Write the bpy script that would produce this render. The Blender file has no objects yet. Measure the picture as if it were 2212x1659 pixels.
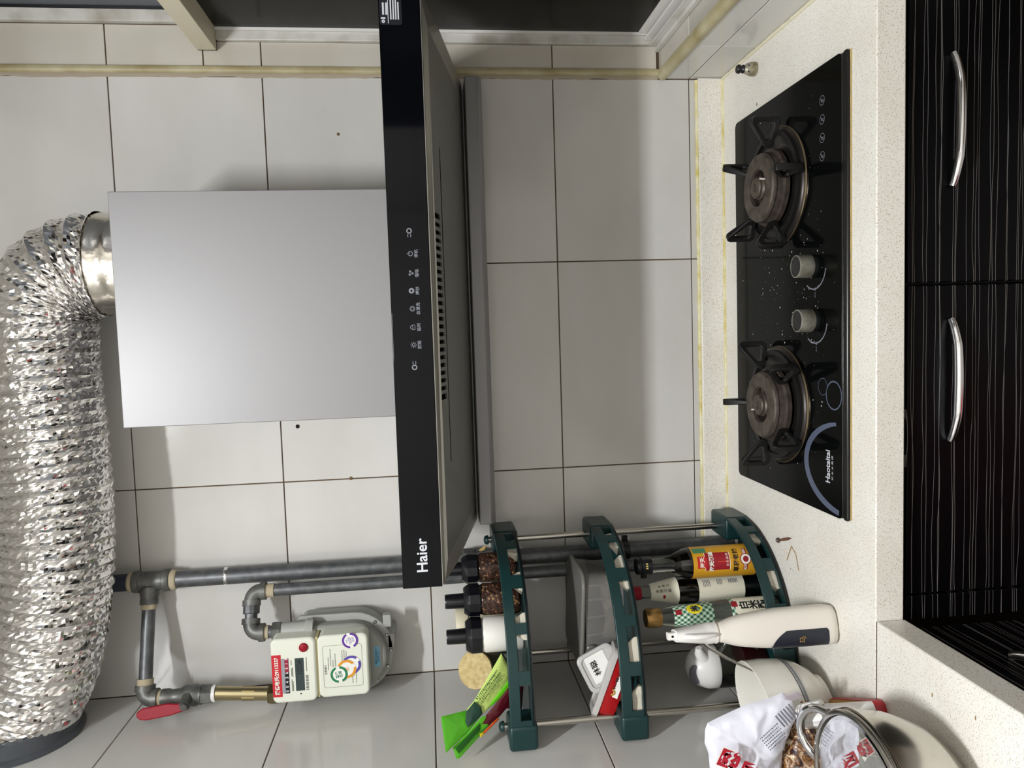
import bpy, bmesh, math, random
from mathutils import Matrix, Vector, noise as mnoise
random.seed(7)
S = bpy.context.scene
COL = S.collection

# ---------------------------------------------------------------- camera
cd = bpy.data.cameras.new('camera'); cam = bpy.data.objects.new('camera', cd); COL.objects.link(cam)
cd.sensor_fit = 'HORIZONTAL'; cd.sensor_width = 36; cd.lens = 26.2415; cd.clip_start = .02
RIGHT = Vector((.997101, .06516, -.039286)); UP = Vector((.031728, .113218, .993063)); FWD = Vector((-.069156, .991431, -.110823))
# the photograph is turned a quarter: picture right is down, picture up is the room's right
cx, cy, cz = -UP, RIGHT, -FWD
cam.matrix_world = Matrix(((cx.x, cy.x, cz.x, .7512), (cx.y, cy.y, cz.y, -1.607), (cx.z, cy.z, cz.z, 1.4784), (0, 0, 0, 1)))
S.camera = cam

# ---------------------------------------------------------------- world, lamp, exposure
w = bpy.data.worlds.new('night'); S.world = w; w.use_nodes = True
w.node_tree.nodes['Background'].inputs[0].default_value = (.010, .011, .014, 1)
w.node_tree.nodes['Background'].inputs[1].default_value = .35
LAMP = Vector((.60, -1.62, 2.70))               # a short batten lamp under the ceiling, shining down
ld = bpy.data.lights.new('ceiling_lamp_light', 'AREA'); ld.shape = 'RECTANGLE'; ld.size = .30; ld.size_y = .09; ld.energy = 30; ld.color = (.955, .975, 1)
lo = bpy.data.objects.new('ceiling_lamp_light', ld); COL.objects.link(lo); lo.location = LAMP - Vector((0, 0, .034))
S.view_settings.view_transform = 'Standard'; S.view_settings.look = 'None'; S.view_settings.gamma = 1
S.view_settings.use_curve_mapping = False
S.view_settings.exposure = 0.55

# ---------------------------------------------------------------- helpers
def C(r, g, b):
    f = lambda v: (v / 255 / 12.92) if v <= 10.31 else ((v / 255 + .055) / 1.055) ** 2.4
    return (f(r), f(g), f(b), 1)

def mat(name, col, rough=.5, metal=0, spec=.5, trans=0, ior=1.45, coat=0, alpha=1, aniso=0):
    m = bpy.data.materials.new(name); m.use_nodes = True
    b = m.node_tree.nodes['Principled BSDF']
    b.inputs['Base Color'].default_value = col; b.inputs['Roughness'].default_value = rough
    b.inputs['Metallic'].default_value = metal; b.inputs['Specular IOR Level'].default_value = spec
    b.inputs['Transmission Weight'].default_value = trans; b.inputs['IOR'].default_value = ior
    b.inputs['Coat Weight'].default_value = coat; b.inputs['Alpha'].default_value = alpha
    b.inputs['Coat Roughness'].default_value = .08
    return m

def nd(m, t, **k):
    n = m.node_tree.nodes.new(t)
    for a, v in k.items(): setattr(n, a, v)
    return n
def ln(m, a, b): m.node_tree.links.new(a, b)
def bsdf(m): return m.node_tree.nodes['Principled BSDF']

def noise_col(m, c1, c2, scale=5, lo=.35, hi=.65, detail=4, stretch=(1, 1, 1)):
    tc = nd(m, 'ShaderNodeTexCoord'); mp = nd(m, 'ShaderNodeMapping'); mp.inputs['Scale'].default_value = stretch
    n = nd(m, 'ShaderNodeTexNoise'); n.inputs['Scale'].default_value = scale; n.inputs['Detail'].default_value = detail
    r = nd(m, 'ShaderNodeValToRGB'); r.color_ramp.elements[0].position = lo; r.color_ramp.elements[1].position = hi
    r.color_ramp.elements[0].color = c1; r.color_ramp.elements[1].color = c2
    ln(m, tc.outputs['Object'], mp.inputs[0]); ln(m, mp.outputs[0], n.inputs['Vector']); ln(m, n.outputs['Fac'], r.inputs[0])
    ln(m, r.outputs[0], bsdf(m).inputs['Base Color'])
    return r, mp

def noise_bump(m, scale=50, strength=.1, dist=.001, detail=3):
    tc = nd(m, 'ShaderNodeTexCoord'); n = nd(m, 'ShaderNodeTexNoise')
    n.inputs['Scale'].default_value = scale; n.inputs['Detail'].default_value = detail
    b = nd(m, 'ShaderNodeBump'); b.inputs['Strength'].default_value = strength; b.inputs['Distance'].default_value = dist
    ln(m, tc.outputs['Object'], n.inputs['Vector']); ln(m, n.outputs['Fac'], b.inputs['Height'])
    ln(m, b.outputs[0], bsdf(m).inputs['Normal'])

def speckle(m, base, dark, scale, thr, soft=.02, light=None):
    """fine mineral speckle: voronoi cells whose random value passes a threshold"""
    tc = nd(m, 'ShaderNodeTexCoord')
    v = nd(m, 'ShaderNodeTexNoise'); v.inputs['Scale'].default_value = scale; v.inputs['Detail'].default_value = 1
    r = nd(m, 'ShaderNodeValToRGB'); r.color_ramp.elements[0].position = thr; r.color_ramp.elements[1].position = thr + soft
    r.color_ramp.elements[0].color = dark; r.color_ramp.elements[1].color = (1, 1, 1, 1)
    n2 = nd(m, 'ShaderNodeTexNoise'); n2.inputs['Scale'].default_value = 9; n2.inputs['Detail'].default_value = 5
    r2 = nd(m, 'ShaderNodeValToRGB'); r2.color_ramp.elements[0].position = .3; r2.color_ramp.elements[1].position = .7
    r2.color_ramp.elements[0].color = base; r2.color_ramp.elements[1].color = light or base
    mx = nd(m, 'ShaderNodeMix', data_type='RGBA', blend_type='MULTIPLY'); mx.inputs[0].default_value = 1
    ln(m, tc.outputs['Object'], v.inputs['Vector']); ln(m, tc.outputs['Object'], n2.inputs['Vector'])
    ln(m, v.outputs['Fac'], r.inputs[0]); ln(m, n2.outputs['Fac'], r2.inputs[0])
    ln(m, r2.outputs[0], mx.inputs[6]); ln(m, r.outputs[0], mx.inputs[7]); ln(m, mx.outputs[2], bsdf(m).inputs['Base Color'])

class MB:
    """collects shapes into one bmesh"""
    def __init__(s): s.bm = bmesh.new()
    def poly(s, pts): return s.bm.faces.new([s.bm.verts.new(p) for p in pts])
    def box(s, x0, x1, y0, y1, z0, z1, M=None):
        v = [Vector((x, y, z)) for z in (z0, z1) for y in (y0, y1) for x in (x0, x1)]
        if M: v = [M @ p for p in v]
        v = [s.bm.verts.new(p) for p in v]
        for f in ((0, 2, 3, 1), (4, 5, 7, 6), (0, 1, 5, 4), (2, 6, 7, 3), (0, 4, 6, 2), (1, 3, 7, 5)): s.bm.faces.new([v[i] for i in f])
        return s
    def rings(s, rings, cap0=True, cap1=True, closed=True):
        R = [[s.bm.verts.new(p) for p in r] for r in rings]; n = len(R[0])
        for a, b in zip(R, R[1:]):
            for i in range(n if closed else n - 1):
                j = (i + 1) % n
                try: s.bm.faces.new((a[i], a[j], b[j], b[i]))
                except ValueError: pass
        if closed and cap0: s.bm.faces.new(R[0][::-1])
        if closed and cap1: s.bm.faces.new(R[-1])
        return s
    def lathe(s, prof, o=(0, 0, 0), axis=(0, 0, 1), n=32, cap0=True, cap1=True, ph=0):
        o = Vector(o); Q = Vector(axis).normalized().to_track_quat('Z', 'Y').to_matrix()
        if abs(Vector(axis).normalized().z - 1) < 1e-6: Q = Matrix.Identity(3)
        rr = [[o + Q @ Vector((max(r, 1e-5) * math.cos(ph + 2 * math.pi * i / n), max(r, 1e-5) * math.sin(ph + 2 * math.pi * i / n), h)) for i in range(n)] for r, h in prof]
        return s.rings(rr, cap0, cap1)
    def cyl(s, p0, p1, r, r1=None, n=24, cap=True):
        p0, p1 = Vector(p0), Vector(p1); d = p1 - p0
        return s.lathe([(r, 0), (r if r1 is None else r1, d.length)], p0, d, n, cap, cap)
    def tube(s, path, r, n=16, cap=True, sq=None):
        P = [Vector(p) for p in path]; rr = []; up = Vector((0, 0, 1)); prev = None
        rad = r if isinstance(r, (list, tuple)) else [r] * len(P)
        for i, p in enumerate(P):
            t = (P[min(i + 1, len(P) - 1)] - P[max(i - 1, 0)]).normalized()
            if prev is None:
                a = t.cross(up) if abs(t.z) < .95 else t.cross(Vector((0, 1, 0)))
            else: a = prev - t * prev.dot(t)
            a.normalize(); prev = a; b = t.cross(a)
            k = sq or (1, 1)
            rr.append([p + rad[i] * (k[0] * a * math.cos(2 * math.pi * j / n + .785) + k[1] * b * math.sin(2 * math.pi * j / n + .785)) for j in range(n)])
        return s.rings(rr, cap, cap)
    def prism(s, pts, d):
        """closed polygon (3D points) swept along vector d"""
        d = Vector(d); P = [Vector(p) for p in pts]
        return s.rings([P, [p + d for p in P]])
    def patch(s, c, r, a0, a1, z0, z1, n=14, r1=None):
        """curved patch on a vertical cylinder; angle 0 faces -Y, positive turns to +X"""
        r1 = r if r1 is None else r1; g = []
        for k, (rr, z) in enumerate(((r, z0), (r1, z1))):
            g.append([s.bm.verts.new((c[0] + rr * math.sin(a), c[1] - rr * math.cos(a), z)) for a in [a0 + (a1 - a0) * i / n for i in range(n + 1)]])
        for i in range(n): s.bm.faces.new((g[0][i], g[0][i + 1], g[1][i + 1], g[1][i]))
        return s

def link_parent(o, parent):
    if parent is not None:
        o.parent = parent; o.matrix_parent_inverse = WM(parent).inverted()

WMS = {}
def WM(o): return WMS.get(o.name, Matrix.Identity(4))

def obj(name, mb, m, parent=None, smooth=None, bevel=0, seg=2, recalc=True):
    bm = mb.bm if isinstance(mb, MB) else mb
    if recalc: bmesh.ops.recalc_face_normals(bm, faces=bm.faces)
    me = bpy.data.meshes.new(name); bm.to_mesh(me); bm.free()
    return obj_me(name, me, m, parent, smooth, bevel, seg)

def obj_me(name, me, m, parent=None, smooth=None, bevel=0, seg=2):
    o = bpy.data.objects.new(name, me); COL.objects.link(o)
    for mm in (m if isinstance(m, (list, tuple)) else [m]): me.materials.append(mm)
    if smooth:
        me.shade_smooth(); me.set_sharp_from_angle(angle=math.radians(smooth))
    if bevel:
        b = o.modifiers.new('bevel', 'BEVEL'); b.width = bevel; b.segments = seg; b.limit_method = 'ANGLE'; b.angle_limit = math.radians(40)
        me.shade_smooth(); me.set_sharp_from_angle(angle=math.radians(50))
    link_parent(o, parent)
    return o

def tag(o, label, cat, group=None, kind=None):
    o['label'] = label; o['category'] = cat
    if group: o['group'] = group
    if kind: o['kind'] = kind
    return o
def struct(o, label=None):
    o['kind'] = 'structure'
    if label: o['label'] = label
    return o
def thing(name, label, cat, loc, group=None):
    o = bpy.data.objects.new(name, None); COL.objects.link(o); o.location = loc; o.empty_display_size = .03
    WMS[o.name] = Matrix.Translation(loc)
    return tag(o, label, cat, group)

def text_bm(body, size, align='CENTER', bold=0, sub=0, sx=1.0):
    c = bpy.data.curves.new('t', 'FONT'); c.body = body; c.size = size; c.align_x = align; c.align_y = 'CENTER'; c.offset = bold; c.resolution_u = 3
    o = bpy.data.objects.new('t', c); COL.objects.link(o)
    bpy.context.view_layer.update()
    me = bpy.data.meshes.new_from_object(o.evaluated_get(bpy.context.evaluated_depsgraph_get()))
    bpy.data.objects.remove(o); bpy.data.curves.remove(c)
    bm = bmesh.new(); bm.from_mesh(me); bpy.data.meshes.remove(me)
    for v in bm.verts: v.co.x *= sx
    if sub:
        bmesh.ops.triangulate(bm, faces=bm.faces)
        for _ in range(3):
            e = [e for e in bm.edges if e.calc_length() > sub]
            if not e: break
            bmesh.ops.subdivide_edges(bm, edges=e, cuts=1)
            bmesh.ops.triangulate(bm, faces=bm.faces)
    return bm
def frame(o, x, y):
    """matrix whose local x and y are the given world directions, at o"""
    x = Vector(x).normalized(); y = Vector(y); y = (y - x * y.dot(x)).normalized(); z = x.cross(y)
    return Matrix(((x.x, y.x, z.x, o[0]), (x.y, y.y, z.y, o[1]), (x.z, y.z, z.z, o[2]), (0, 0, 0, 1)))
def merge(dst, src, M=None, f=None):
    vm = {}
    for v in src.verts:
        p = v.co.copy()
        if f: p = f(p)
        if M: p = M @ p
        vm[v] = dst.bm.verts.new(p)
    for fc in src.faces:
        try: dst.bm.faces.new([vm[v] for v in fc.verts])
        except ValueError: pass
    src.free()
def letter(name, items, m, parent, M):
    """flat lettering: items (body, size, x, y[, bold, sx]) set in the plane of M"""
    mb = MB()
    for it in items:
        b, s, x, y = it[:4]; bold = it[4] if len(it) > 4 else 0; sx = it[5] if len(it) > 5 else 1
        merge(mb, text_bm(b, s, bold=bold, sx=sx), M @ Matrix.Translation((x, y, 0)))
    o = obj(name, mb, m, parent, recalc=False); o['kind'] = 'stuff'; return o
def letter_wrap(name, items, m, parent, c, r, prof=None, vert=False):
    """lettering on a vertical cylinder: items (body, size, angle, z[, bold, rot])"""
    mb = MB()
    for it in items:
        b, s, a, z = it[:4]; bold = it[4] if len(it) > 4 else 0; rot = it[5] if len(it) > 5 else 0
        bm = text_bm(b, s, bold=bold, sub=r * .12)
        R = Matrix.Rotation(rot, 3, 'Z')
        def f(p):
            p = R @ p; zz = z + p.y; rr = prof(zz) if prof else r; aa = a + p.x / rr
            return Vector((c[0] + rr * math.sin(aa), c[1] - rr * math.cos(aa), zz))
        merge(mb, bm, f=f)
    o = obj(name, mb, m, parent, recalc=False); o['kind'] = 'stuff'; return o
def disc(mb, M, r, r0=0, n=28, a0=0, a1=2 * math.pi, ry=None):
    ry = 1 if ry is None else ry
    full = abs(a1 - a0 - 2 * math.pi) < 1e-6
    A = [a0 + (a1 - a0) * i / n for i in range(n if full else n + 1)]
    o = [mb.bm.verts.new(M @ Vector((r * math.cos(a), r * ry * math.sin(a), 0))) for a in A]
    if r0 <= 0:
        if full: mb.bm.faces.new(o)
        else: mb.bm.faces.new(o + [mb.bm.verts.new(M @ Vector((0, 0, 0)))])
    else:
        i_ = [mb.bm.verts.new(M @ Vector((r0 * math.cos(a), r0 * ry * math.sin(a), 0))) for a in A]
        k = len(A)
        for i in range(k if full else k - 1): j = (i + 1) % k; mb.bm.faces.new((o[i], o[j], i_[j], i_[i]))
def rect(mb, M, x0, x1, y0, y1): mb.bm.faces.new([mb.bm.verts.new(M @ Vector(p)) for p in ((x0, y0, 0), (x1, y0, 0), (x1, y1, 0), (x0, y1, 0))])
def rrect(x0, x1, y0, y1, r, n=6):
    out = []
    for cx_, cy_, a in ((x1 - r, y1 - r, 0), (x0 + r, y1 - r, 90), (x0 + r, y0 + r, 180), (x1 - r, y0 + r, 270)):
        for i in range(n + 1):
            t = math.radians(a + 90 * i / n); out.append((cx_ + r * math.cos(t), cy_ + r * math.sin(t)))
    return out
def pillow(pts, bulge, n=44, noise=.0, back=.5, seed=1, rings=(1, .93, .8, .6, .38, .16), fold=45):
    """a closed cushion over a roughly flat outline (3D points)"""
    P = [Vector(p) for p in pts]; L = []
    per = sum((P[(i + 1) % len(P)] - P[i]).length for i in range(len(P)))
    for i in range(len(P)):
        a, b = P[i], P[(i + 1) % len(P)]; k = max(1, round((b - a).length / per * n))
        L += [a.lerp(b, t / k) for t in range(k)]
    c = sum(L, Vector()) / len(L)
    nr = Vector()
    for i in range(len(L)): nr += (L[i] - c).cross(L[(i + 1) % len(L)] - c)
    nr.normalize()
    if nr.y > 0: nr = -nr
    mb = MB(); R = []
    for sgn, rs in ((1, list(reversed(rings))), (-1, list(rings)[1:])):
        for s_ in rs:
            h = bulge * math.sqrt(max(0, 1 - s_ * s_)) * (1 if sgn > 0 else back)
            row = []
            for p in L:
                q = c + (p - c) * s_
                k = 0
                if noise and sgn > 0 and s_ < .99:
                    u = q * fold + Vector((seed, 0, 0)); k = (1 - 2 * abs(mnoise.noise(u))) * noise + mnoise.noise(u * 2.3) * noise * .5
                row.append(q + nr * (sgn * h + k * min(1, (1 - s_) * 9)))
            R.append(row)
    mb.rings(R)
    return mb, nr, c
def copy_mesh(name, me, loc, parent, rot=None):
    o = bpy.data.objects.new(name, me); COL.objects.link(o); o.location = loc
    if rot: o.rotation_euler = rot
    link_parent(o, parent)
    return o
# ---------------------------------------------------------------- materials
def tile_mat(name, a, b, bump=.05):
    m = mat(name, a, .14, 0, .5)
    r, mp = noise_col(m, a, b, 2.6, .3, .7, 6, (1, 1, 2.2))
    oi = nd(m, 'ShaderNodeObjectInfo'); mr = nd(m, 'ShaderNodeMapRange'); mr.inputs[3].default_value = .94; mr.inputs[4].default_value = 1.03
    mx = nd(m, 'ShaderNodeMix', data_type='RGBA', blend_type='MULTIPLY'); mx.inputs[0].default_value = 1
    ln(m, oi.outputs['Random'], mr.inputs[0]); ln(m, r.outputs[0], mx.inputs[6]); ln(m, mr.outputs[0], mx.inputs[7]); ln(m, mx.outputs[2], bsdf(m).inputs['Base Color'])
    noise_bump(m, 46, bump, .0016, 2)
    return m
T = {}
T['tile'] = tile_mat('glazed_tile', C(202, 200, 194), C(214, 212, 208))
T['sill'] = tile_mat('sill_tile', C(188, 182, 168), C(208, 203, 193), .1)
T['grout'] = mat('dark_grout', C(96, 78, 58), .9)
T['bead'] = mat('yellowed_bead', C(196, 184, 140), .45); noise_col(T['bead'], C(160, 146, 104), C(196, 188, 156), 14, .3, .7)
T['paint'] = mat('ceiling_paint', C(228, 226, 221), .9); T['doorway'] = mat('far_wall_paint', C(226, 222, 215), .8)
T['floor'] = mat('floor_tile', C(176, 170, 162), .5)
T['counter'] = mat('quartz', C(214, 206, 190), .34); speckle(T['counter'], C(229, 225, 214), C(188, 177, 160), 640, .315, .08, C(238, 235, 227))
T['caulk'] = mat('yellow_caulk', C(226, 216, 150), .5); noise_col(T['caulk'], C(206, 190, 110), C(232, 226, 190), 25, .35, .6)
T['seam'] = mat('brown_seam', C(70, 46, 26), .9)
T['white'] = mat('white_plastic', C(232, 230, 226), .35)
T['alu'] = mat('white_aluminium', C(206, 204, 198), .4); noise_col(T['alu'], C(176, 170, 158), C(214, 212, 206), 18, .25, .55)
T['beige'] = mat('cream_aluminium', C(214, 205, 180), .4)
T['black'] = mat('black_plastic', C(20, 21, 24), .35)
T['dark'] = mat('dark_void', C(12, 12, 12), .9)
g = T['night'] = mat('night_glass', C(16, 16, 17), .22, 0, .15)
noise_col(g, C(15, 15, 16), C(44, 40, 33), 34, .56, .9, 6)
T['chrome'] = mat('chrome', C(224, 224, 226), .12, 1)
T['steel'] = mat('stainless', C(196, 192, 184), .24, 1)
T['hoodgrey'] = mat('hood_grey', C(142, 141, 142), .45, .35); noise_bump(T['hoodgrey'], 900, .04, .0002)
T['hooddark'] = mat('hood_underside', C(112, 112, 108), .42, .4)
T['hoodrim'] = mat('hood_rim', C(150, 148, 140), .32, .5)
T['glassblack'] = mat('black_glass', C(7, 8, 12), .06, 0, .5, 0, 1.25)
T['print'] = mat('silver_print', C(196, 198, 204), .5)
T['printdim'] = mat('grey_print', C(120, 124, 132), .5)
T['printblue'] = mat('bluegrey_print', C(84, 92, 112), .4)
T['foil'] = mat('aluminium_foil', C(236, 234, 232), .13, 1)
T['tape'] = mat('foil_tape', C(222, 216, 206), .2, 1); noise_bump(T['tape'], 60, .35, .002)
T['galv'] = mat('galvanised_pipe', C(98, 100, 103), .42, .55); noise_col(T['galv'], C(84, 86, 88), C(112, 114, 116), 60, .3, .75)
T['cast'] = mat('cast_fitting', C(104, 105, 103), .45, .5); noise_col(T['cast'], C(84, 85, 84), C(122, 122, 118), 40, .3, .7)
T['oldpipe'] = mat('blue_pipe', C(46, 52, 66), .5)
T['sealant'] = mat('thread_sealant', C(180, 168, 142), .8)
T['brass'] = mat('brass', C(176, 164, 128), .28, 1)
T['red'] = mat('red_plastic', C(150, 20, 38), .45, 0, .3)
T['cream'] = mat('meter_cream', C(226, 228, 214), .4)
T['metergrey'] = mat('meter_grey', C(168, 170, 164), .4)
T['label'] = mat('paper_label', C(236, 236, 230), .5)
T['green'] = mat('green_plastic', C(20, 52, 52), .36); noise_bump(T['green'], 500, .05, .0004)
T['paper'] = mat('crumpled_paper', C(214, 207, 190), .8)
T['clear'] = mat('clear_plastic', (.93, .93, .91, 1), .08, 0, .5, 1, 1.25)
T['glass'] = mat('bottle_glass', (.90, .93, .88, 1), .02, 0, .5, 1, 1.3)
T['soy'] = mat('soy_sauce', C(10, 7, 6), .04, 0, .6)
T['ink'] = mat('black_ink', C(22, 20, 20), .6)
T['inkgrey'] = mat('grey_ink', C(120, 120, 116), .6)
T['redink'] = mat('red_ink', C(150, 24, 36), .5)
T['whiteink'] = mat('white_ink', C(240, 236, 226), .5)

# black lacquer doors with thin wavy lines running along the front
def lines_mat(name, axis):
    m = mat(name, C(4, 4, 6), .38, 0, .5, 0, 1.22)
    tc = nd(m, 'ShaderNodeTexCoord'); sx = nd(m, 'ShaderNodeSeparateXYZ'); ln(m, tc.outputs['Object'], sx.inputs[0])
    along = sx.outputs[axis]; z = sx.outputs[2]; acc = None
    def mth(op, a, b=None, v=None):
        n = nd(m, 'ShaderNodeMath', operation=op)
        for i, q in enumerate((a, b)):
            if q is None: continue
            if isinstance(q, (int, float)): n.inputs[i].default_value = q
            else: ln(m, q, n.inputs[i])
        return n.outputs[0]
    for k, (pitch, sc, amp, seed) in enumerate(((.0215, 5.5, .010, 1.3), (.027, 7.5, .011, 7.7), (.034, 4.2, .013, 13.1))):
        cmb = nd(m, 'ShaderNodeCombineXYZ'); ln(m, mth('MULTIPLY', along, sc), cmb.inputs[0]); ln(m, mth('MULTIPLY', z, 26.), cmb.inputs[1]); cmb.inputs[2].default_value = seed
        n = nd(m, 'ShaderNodeTexNoise'); n.inputs['Scale'].default_value = 1; n.inputs['Detail'].default_value = 1; ln(m, cmb.outputs[0], n.inputs['Vector'])
        zz = mth('ADD', z, mth('MULTIPLY', n.outputs['Fac'], amp))
        fr = mth('FRACT', mth('DIVIDE', mth('ADD', zz, seed), pitch))
        d = mth('ABSOLUTE', mth('SUBTRACT', fr, .5))
        l = mth('LESS_THAN', d, .00030 / pitch)
        acc = l if acc is None else mth('MAXIMUM', acc, l)
    mx = nd(m, 'ShaderNodeMix', data_type='RGBA'); mx.inputs[6].default_value = C(3, 3, 5); mx.inputs[7].default_value = C(118, 115, 112)
    ln(m, acc, mx.inputs[0]); ln(m, mx.outputs[2], bsdf(m).inputs['Base Color'])
    return m
T['doorx'] = lines_mat('black_lined_lacquer_back_run', 0); T['doory'] = lines_mat('black_lined_lacquer_side_run', 1)

# ---------------------------------------------------------------- the room
X0, XR, ZT, YB = .012, 1.287, 2.74, -2.62     # left wall, right wall, ceiling, wall behind the camera
Z1 = .8912                                     # a tile joint just above the worktop upstand
ZR = [Z1 - .9, Z1 - .6, Z1 - .3, Z1, Z1 + .3, Z1 + .6, Z1 + .9, Z1 + 1.2, Z1 + 1.5, Z1 + 1.8]
def wall(name, mb): return struct(obj(name, mb, T['grout']))
wb = wall('wall_back', MB().box(X0 - .1, XR + .11, .003, .12, 0, ZT))
wl = wall('wall_left', MB().box(X0 - .12, X0 - .003, YB, .12, 0, ZT))
mb = MB().box(XR + .003, XR + .16, YB, .003, 0, .950)
mb.box(XR + .003, XR + .16, YB, .003, 2.40, ZT).box(XR + .003, XR + .16, YB, -1.30, .950, 2.40)
wr = wall('wall_right', mb)
wf = struct(obj('wall_front', MB().box(X0 - .12, XR + .16, YB - .1, YB, 0, ZT), T['doorway']))
struct(obj('ceiling', MB().box(X0 - .12, XR + .16, YB - .1, .12, ZT, ZT + .1), T['paint']))
struct(obj('floor', MB().box(X0 - .12, XR + .16, YB - .1, .12, -.1, 0), T['floor']))

TM = {}
def tile(axis, u0, u1, v0, v1, pos, parent, m):
    """one bevelled tile; axis 'y' faces -Y, '+x' faces +X, '-x' faces -X, 'z' faces up. joint 2.4 mm"""
    g_ = .0012; du, dv = u1 - u0 - 2 * g_, v1 - v0 - 2 * g_
    if du < .004 or dv < .004: return
    key = (axis, round(du, 4), round(dv, 4), m.name)
    if key not in TM:
        b = MB()
        if axis == 'y': b.box(-du / 2, du / 2, 0, .006, -dv / 2, dv / 2)
        elif axis == '+x': b.box(-.006, 0, -du / 2, du / 2, -dv / 2, dv / 2)
        elif axis == '-x': b.box(0, .006, -du / 2, du / 2, -dv / 2, dv / 2)
        else: b.box(-du / 2, du / 2, -dv / 2, dv / 2, -.006, 0)
        bmesh.ops.bevel(b.bm, geom=list(b.bm.edges), offset=.0007, segments=1, affect='EDGES')
        bmesh.ops.recalc_face_normals(b.bm, faces=b.bm.faces)
        me = bpy.data.meshes.new('tile'); b.bm.to_mesh(me); b.bm.free(); me.materials.append(m); TM[key] = me
    uc, vc = (u0 + u1) / 2, (v0 + v1) / 2
    loc = (uc, pos, vc) if axis == 'y' else (pos, uc, vc) if axis in ('+x', '-x') else (uc, vc, pos)
    copy_mesh('tile', TM[key], loc, parent)
def rows(lo, hi): 
    z = sorted({lo, hi, *[q for q in ZR if lo < q < hi]}); return list(zip(z, z[1:]))
for a, b in rows(Z1 - .3, ZT):
    for u0, u1 in ((X0, .45), (.45, .90), (.90, XR)): tile('y', u0, u1, a, b, 0, wb, T['tile'])
YS = [0, -.45, -.90, -1.35, -1.80, -2.25, YB]
for a, b in rows(.0, ZT):
    for y1, y0 in zip(YS, YS[1:]): tile('+x', y0, y1, a, b, X0, wl, T['tile'])
YRW = [0, -.187, -.637, -1.087, -1.30, -1.80, -2.25, YB]
for a, b in rows(Z1 - .3, .948):
    for y1, y0 in zip(YRW, YRW[1:]): tile('-x', y0, y1, a, b, XR, wr, T['tile'])
for a, b in rows(2.40, ZT):
    for y1, y0 in zip(YRW, YRW[1:]): tile('-x', y0, y1, a, b, XR, wr, T['tile'])
for a, b in rows(.948, 2.40):
    for y1, y0 in zip(YRW[4:], YRW[5:]): tile('-x', y0, y1, a, b, XR, wr, T['tile'])
# window reveal beside the back wall and the tiled sill
for a, b in rows(.962, 1.905): tile('y', XR + .020, 1.3565, a, b, 0, wr, T['sill'])
for a, b in rows(1.905, 2.40): tile('y', XR + .020, 1.388, a, b, 0, wr, T['sill'])
for y1, y0 in zip([0, -.187, -.637, -1.087], [-.187, -.637, -1.087, -1.30]): tile('z', XR + .018, 1.346, y0, y1, .958, wr, T['sill'])
# rounded yellowed beads: up the reveal corner and along the sill edge
def qround(r0, n=6): return [(r0 * math.cos(math.radians(90 * i / n)), r0 * math.sin(math.radians(90 * i / n))) for i in range(n + 1)]
mb = MB(); prof = [(XR + .0195, .004), (XR + .005, .004), (XR + .005, -.002), (XR + .008, -.006), (XR + .013, -.0075), (XR + .0195, -.004)]
mb.prism([(x, y, .955) for x, y in prof], (0, 0, 1.44)); struct(obj('trim_1', mb, T['bead'], smooth=50), 'yellowed vertical bead at the window corner')
mb = MB(); prof = [(XR + .002, .944), (XR - .003, .946), (XR - .005, .953), (XR - .002, .960), (XR + .006, .963), (XR + .017, .961), (XR + .017, .944)]
mb.prism([(x, -.006, z) for x, z in prof], (0, -1.29, 0)); struct(obj('trim_2', mb, T['bead'], smooth=50), 'yellowed bead along the window sill edge')
# grimy sealant between bead and wall tiles
mb = MB(); rd = random.Random(3); pts = []
for i in range(60):
    z = .96 + i * .024; wd = .005 + rd.random() * .004
    pts.append([(XR + .005, -.0002, z), (XR + .005, -.0022, z), (XR + .005 - wd * .5, -.0020, z), (XR + .005 - wd, -.0002, z)])
mb.rings(pts); struct(obj('trim_3', mb, mat('grimy_sealant', C(168, 156, 138), .8)), 'grimy sealant strip beside the vertical bead')

# window
win = struct(obj('window_1', MB().box(1.356, 1.374, -.010, .004, .960, 1.876).box(1.342, 1.384, -1.30, -.001, .9585, .968), T['alu'], bevel=.0012), 'white aluminium window with black night panes')
obj('frame', MB().box(1.374, 1.380, -.014, .003, .975, 1.876), T['white'], win)
obj('rail', MB().box(1.3505, 1.3555, -1.30, -.012, .968, .982), T['alu'], win, bevel=.001)
obj('rail', MB().box(1.3640, 1.3690, -1.30, -.012, .968, .992), T['white'], win, bevel=.001)
obj('sash', MB().box(1.3755, 1.3860, -1.30, -.014, .968, 1.006), T['white'], win, bevel=.001)
obj('pane', MB().box(1.3795, 1.3825, -1.30, .003, 1.004, 1.876), T['night'], win)
obj('transom', MB().box(1.336, 1.390, -1.30, -.007, 1.876, 1.914), T['beige'], win, bevel=.001)
obj('transom_cap', MB().box(1.337, 1.389, -.007, -.001, 1.877, 1.913), T['black'], win)
obj('frame', MB().box(1.389, 1.412, -.012, .004, 1.914, 2.40), T['alu'], win, bevel=.001)
obj('gasket', MB().box(1.412, 1.420, -.006, .004, 1.914, 2.40), T['black'], win)
obj('pane', MB().box(1.421, 1.424, -1.30, .004, 1.914, 2.40), mat('frosted_pane', C(120, 124, 130), .3), win)

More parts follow.
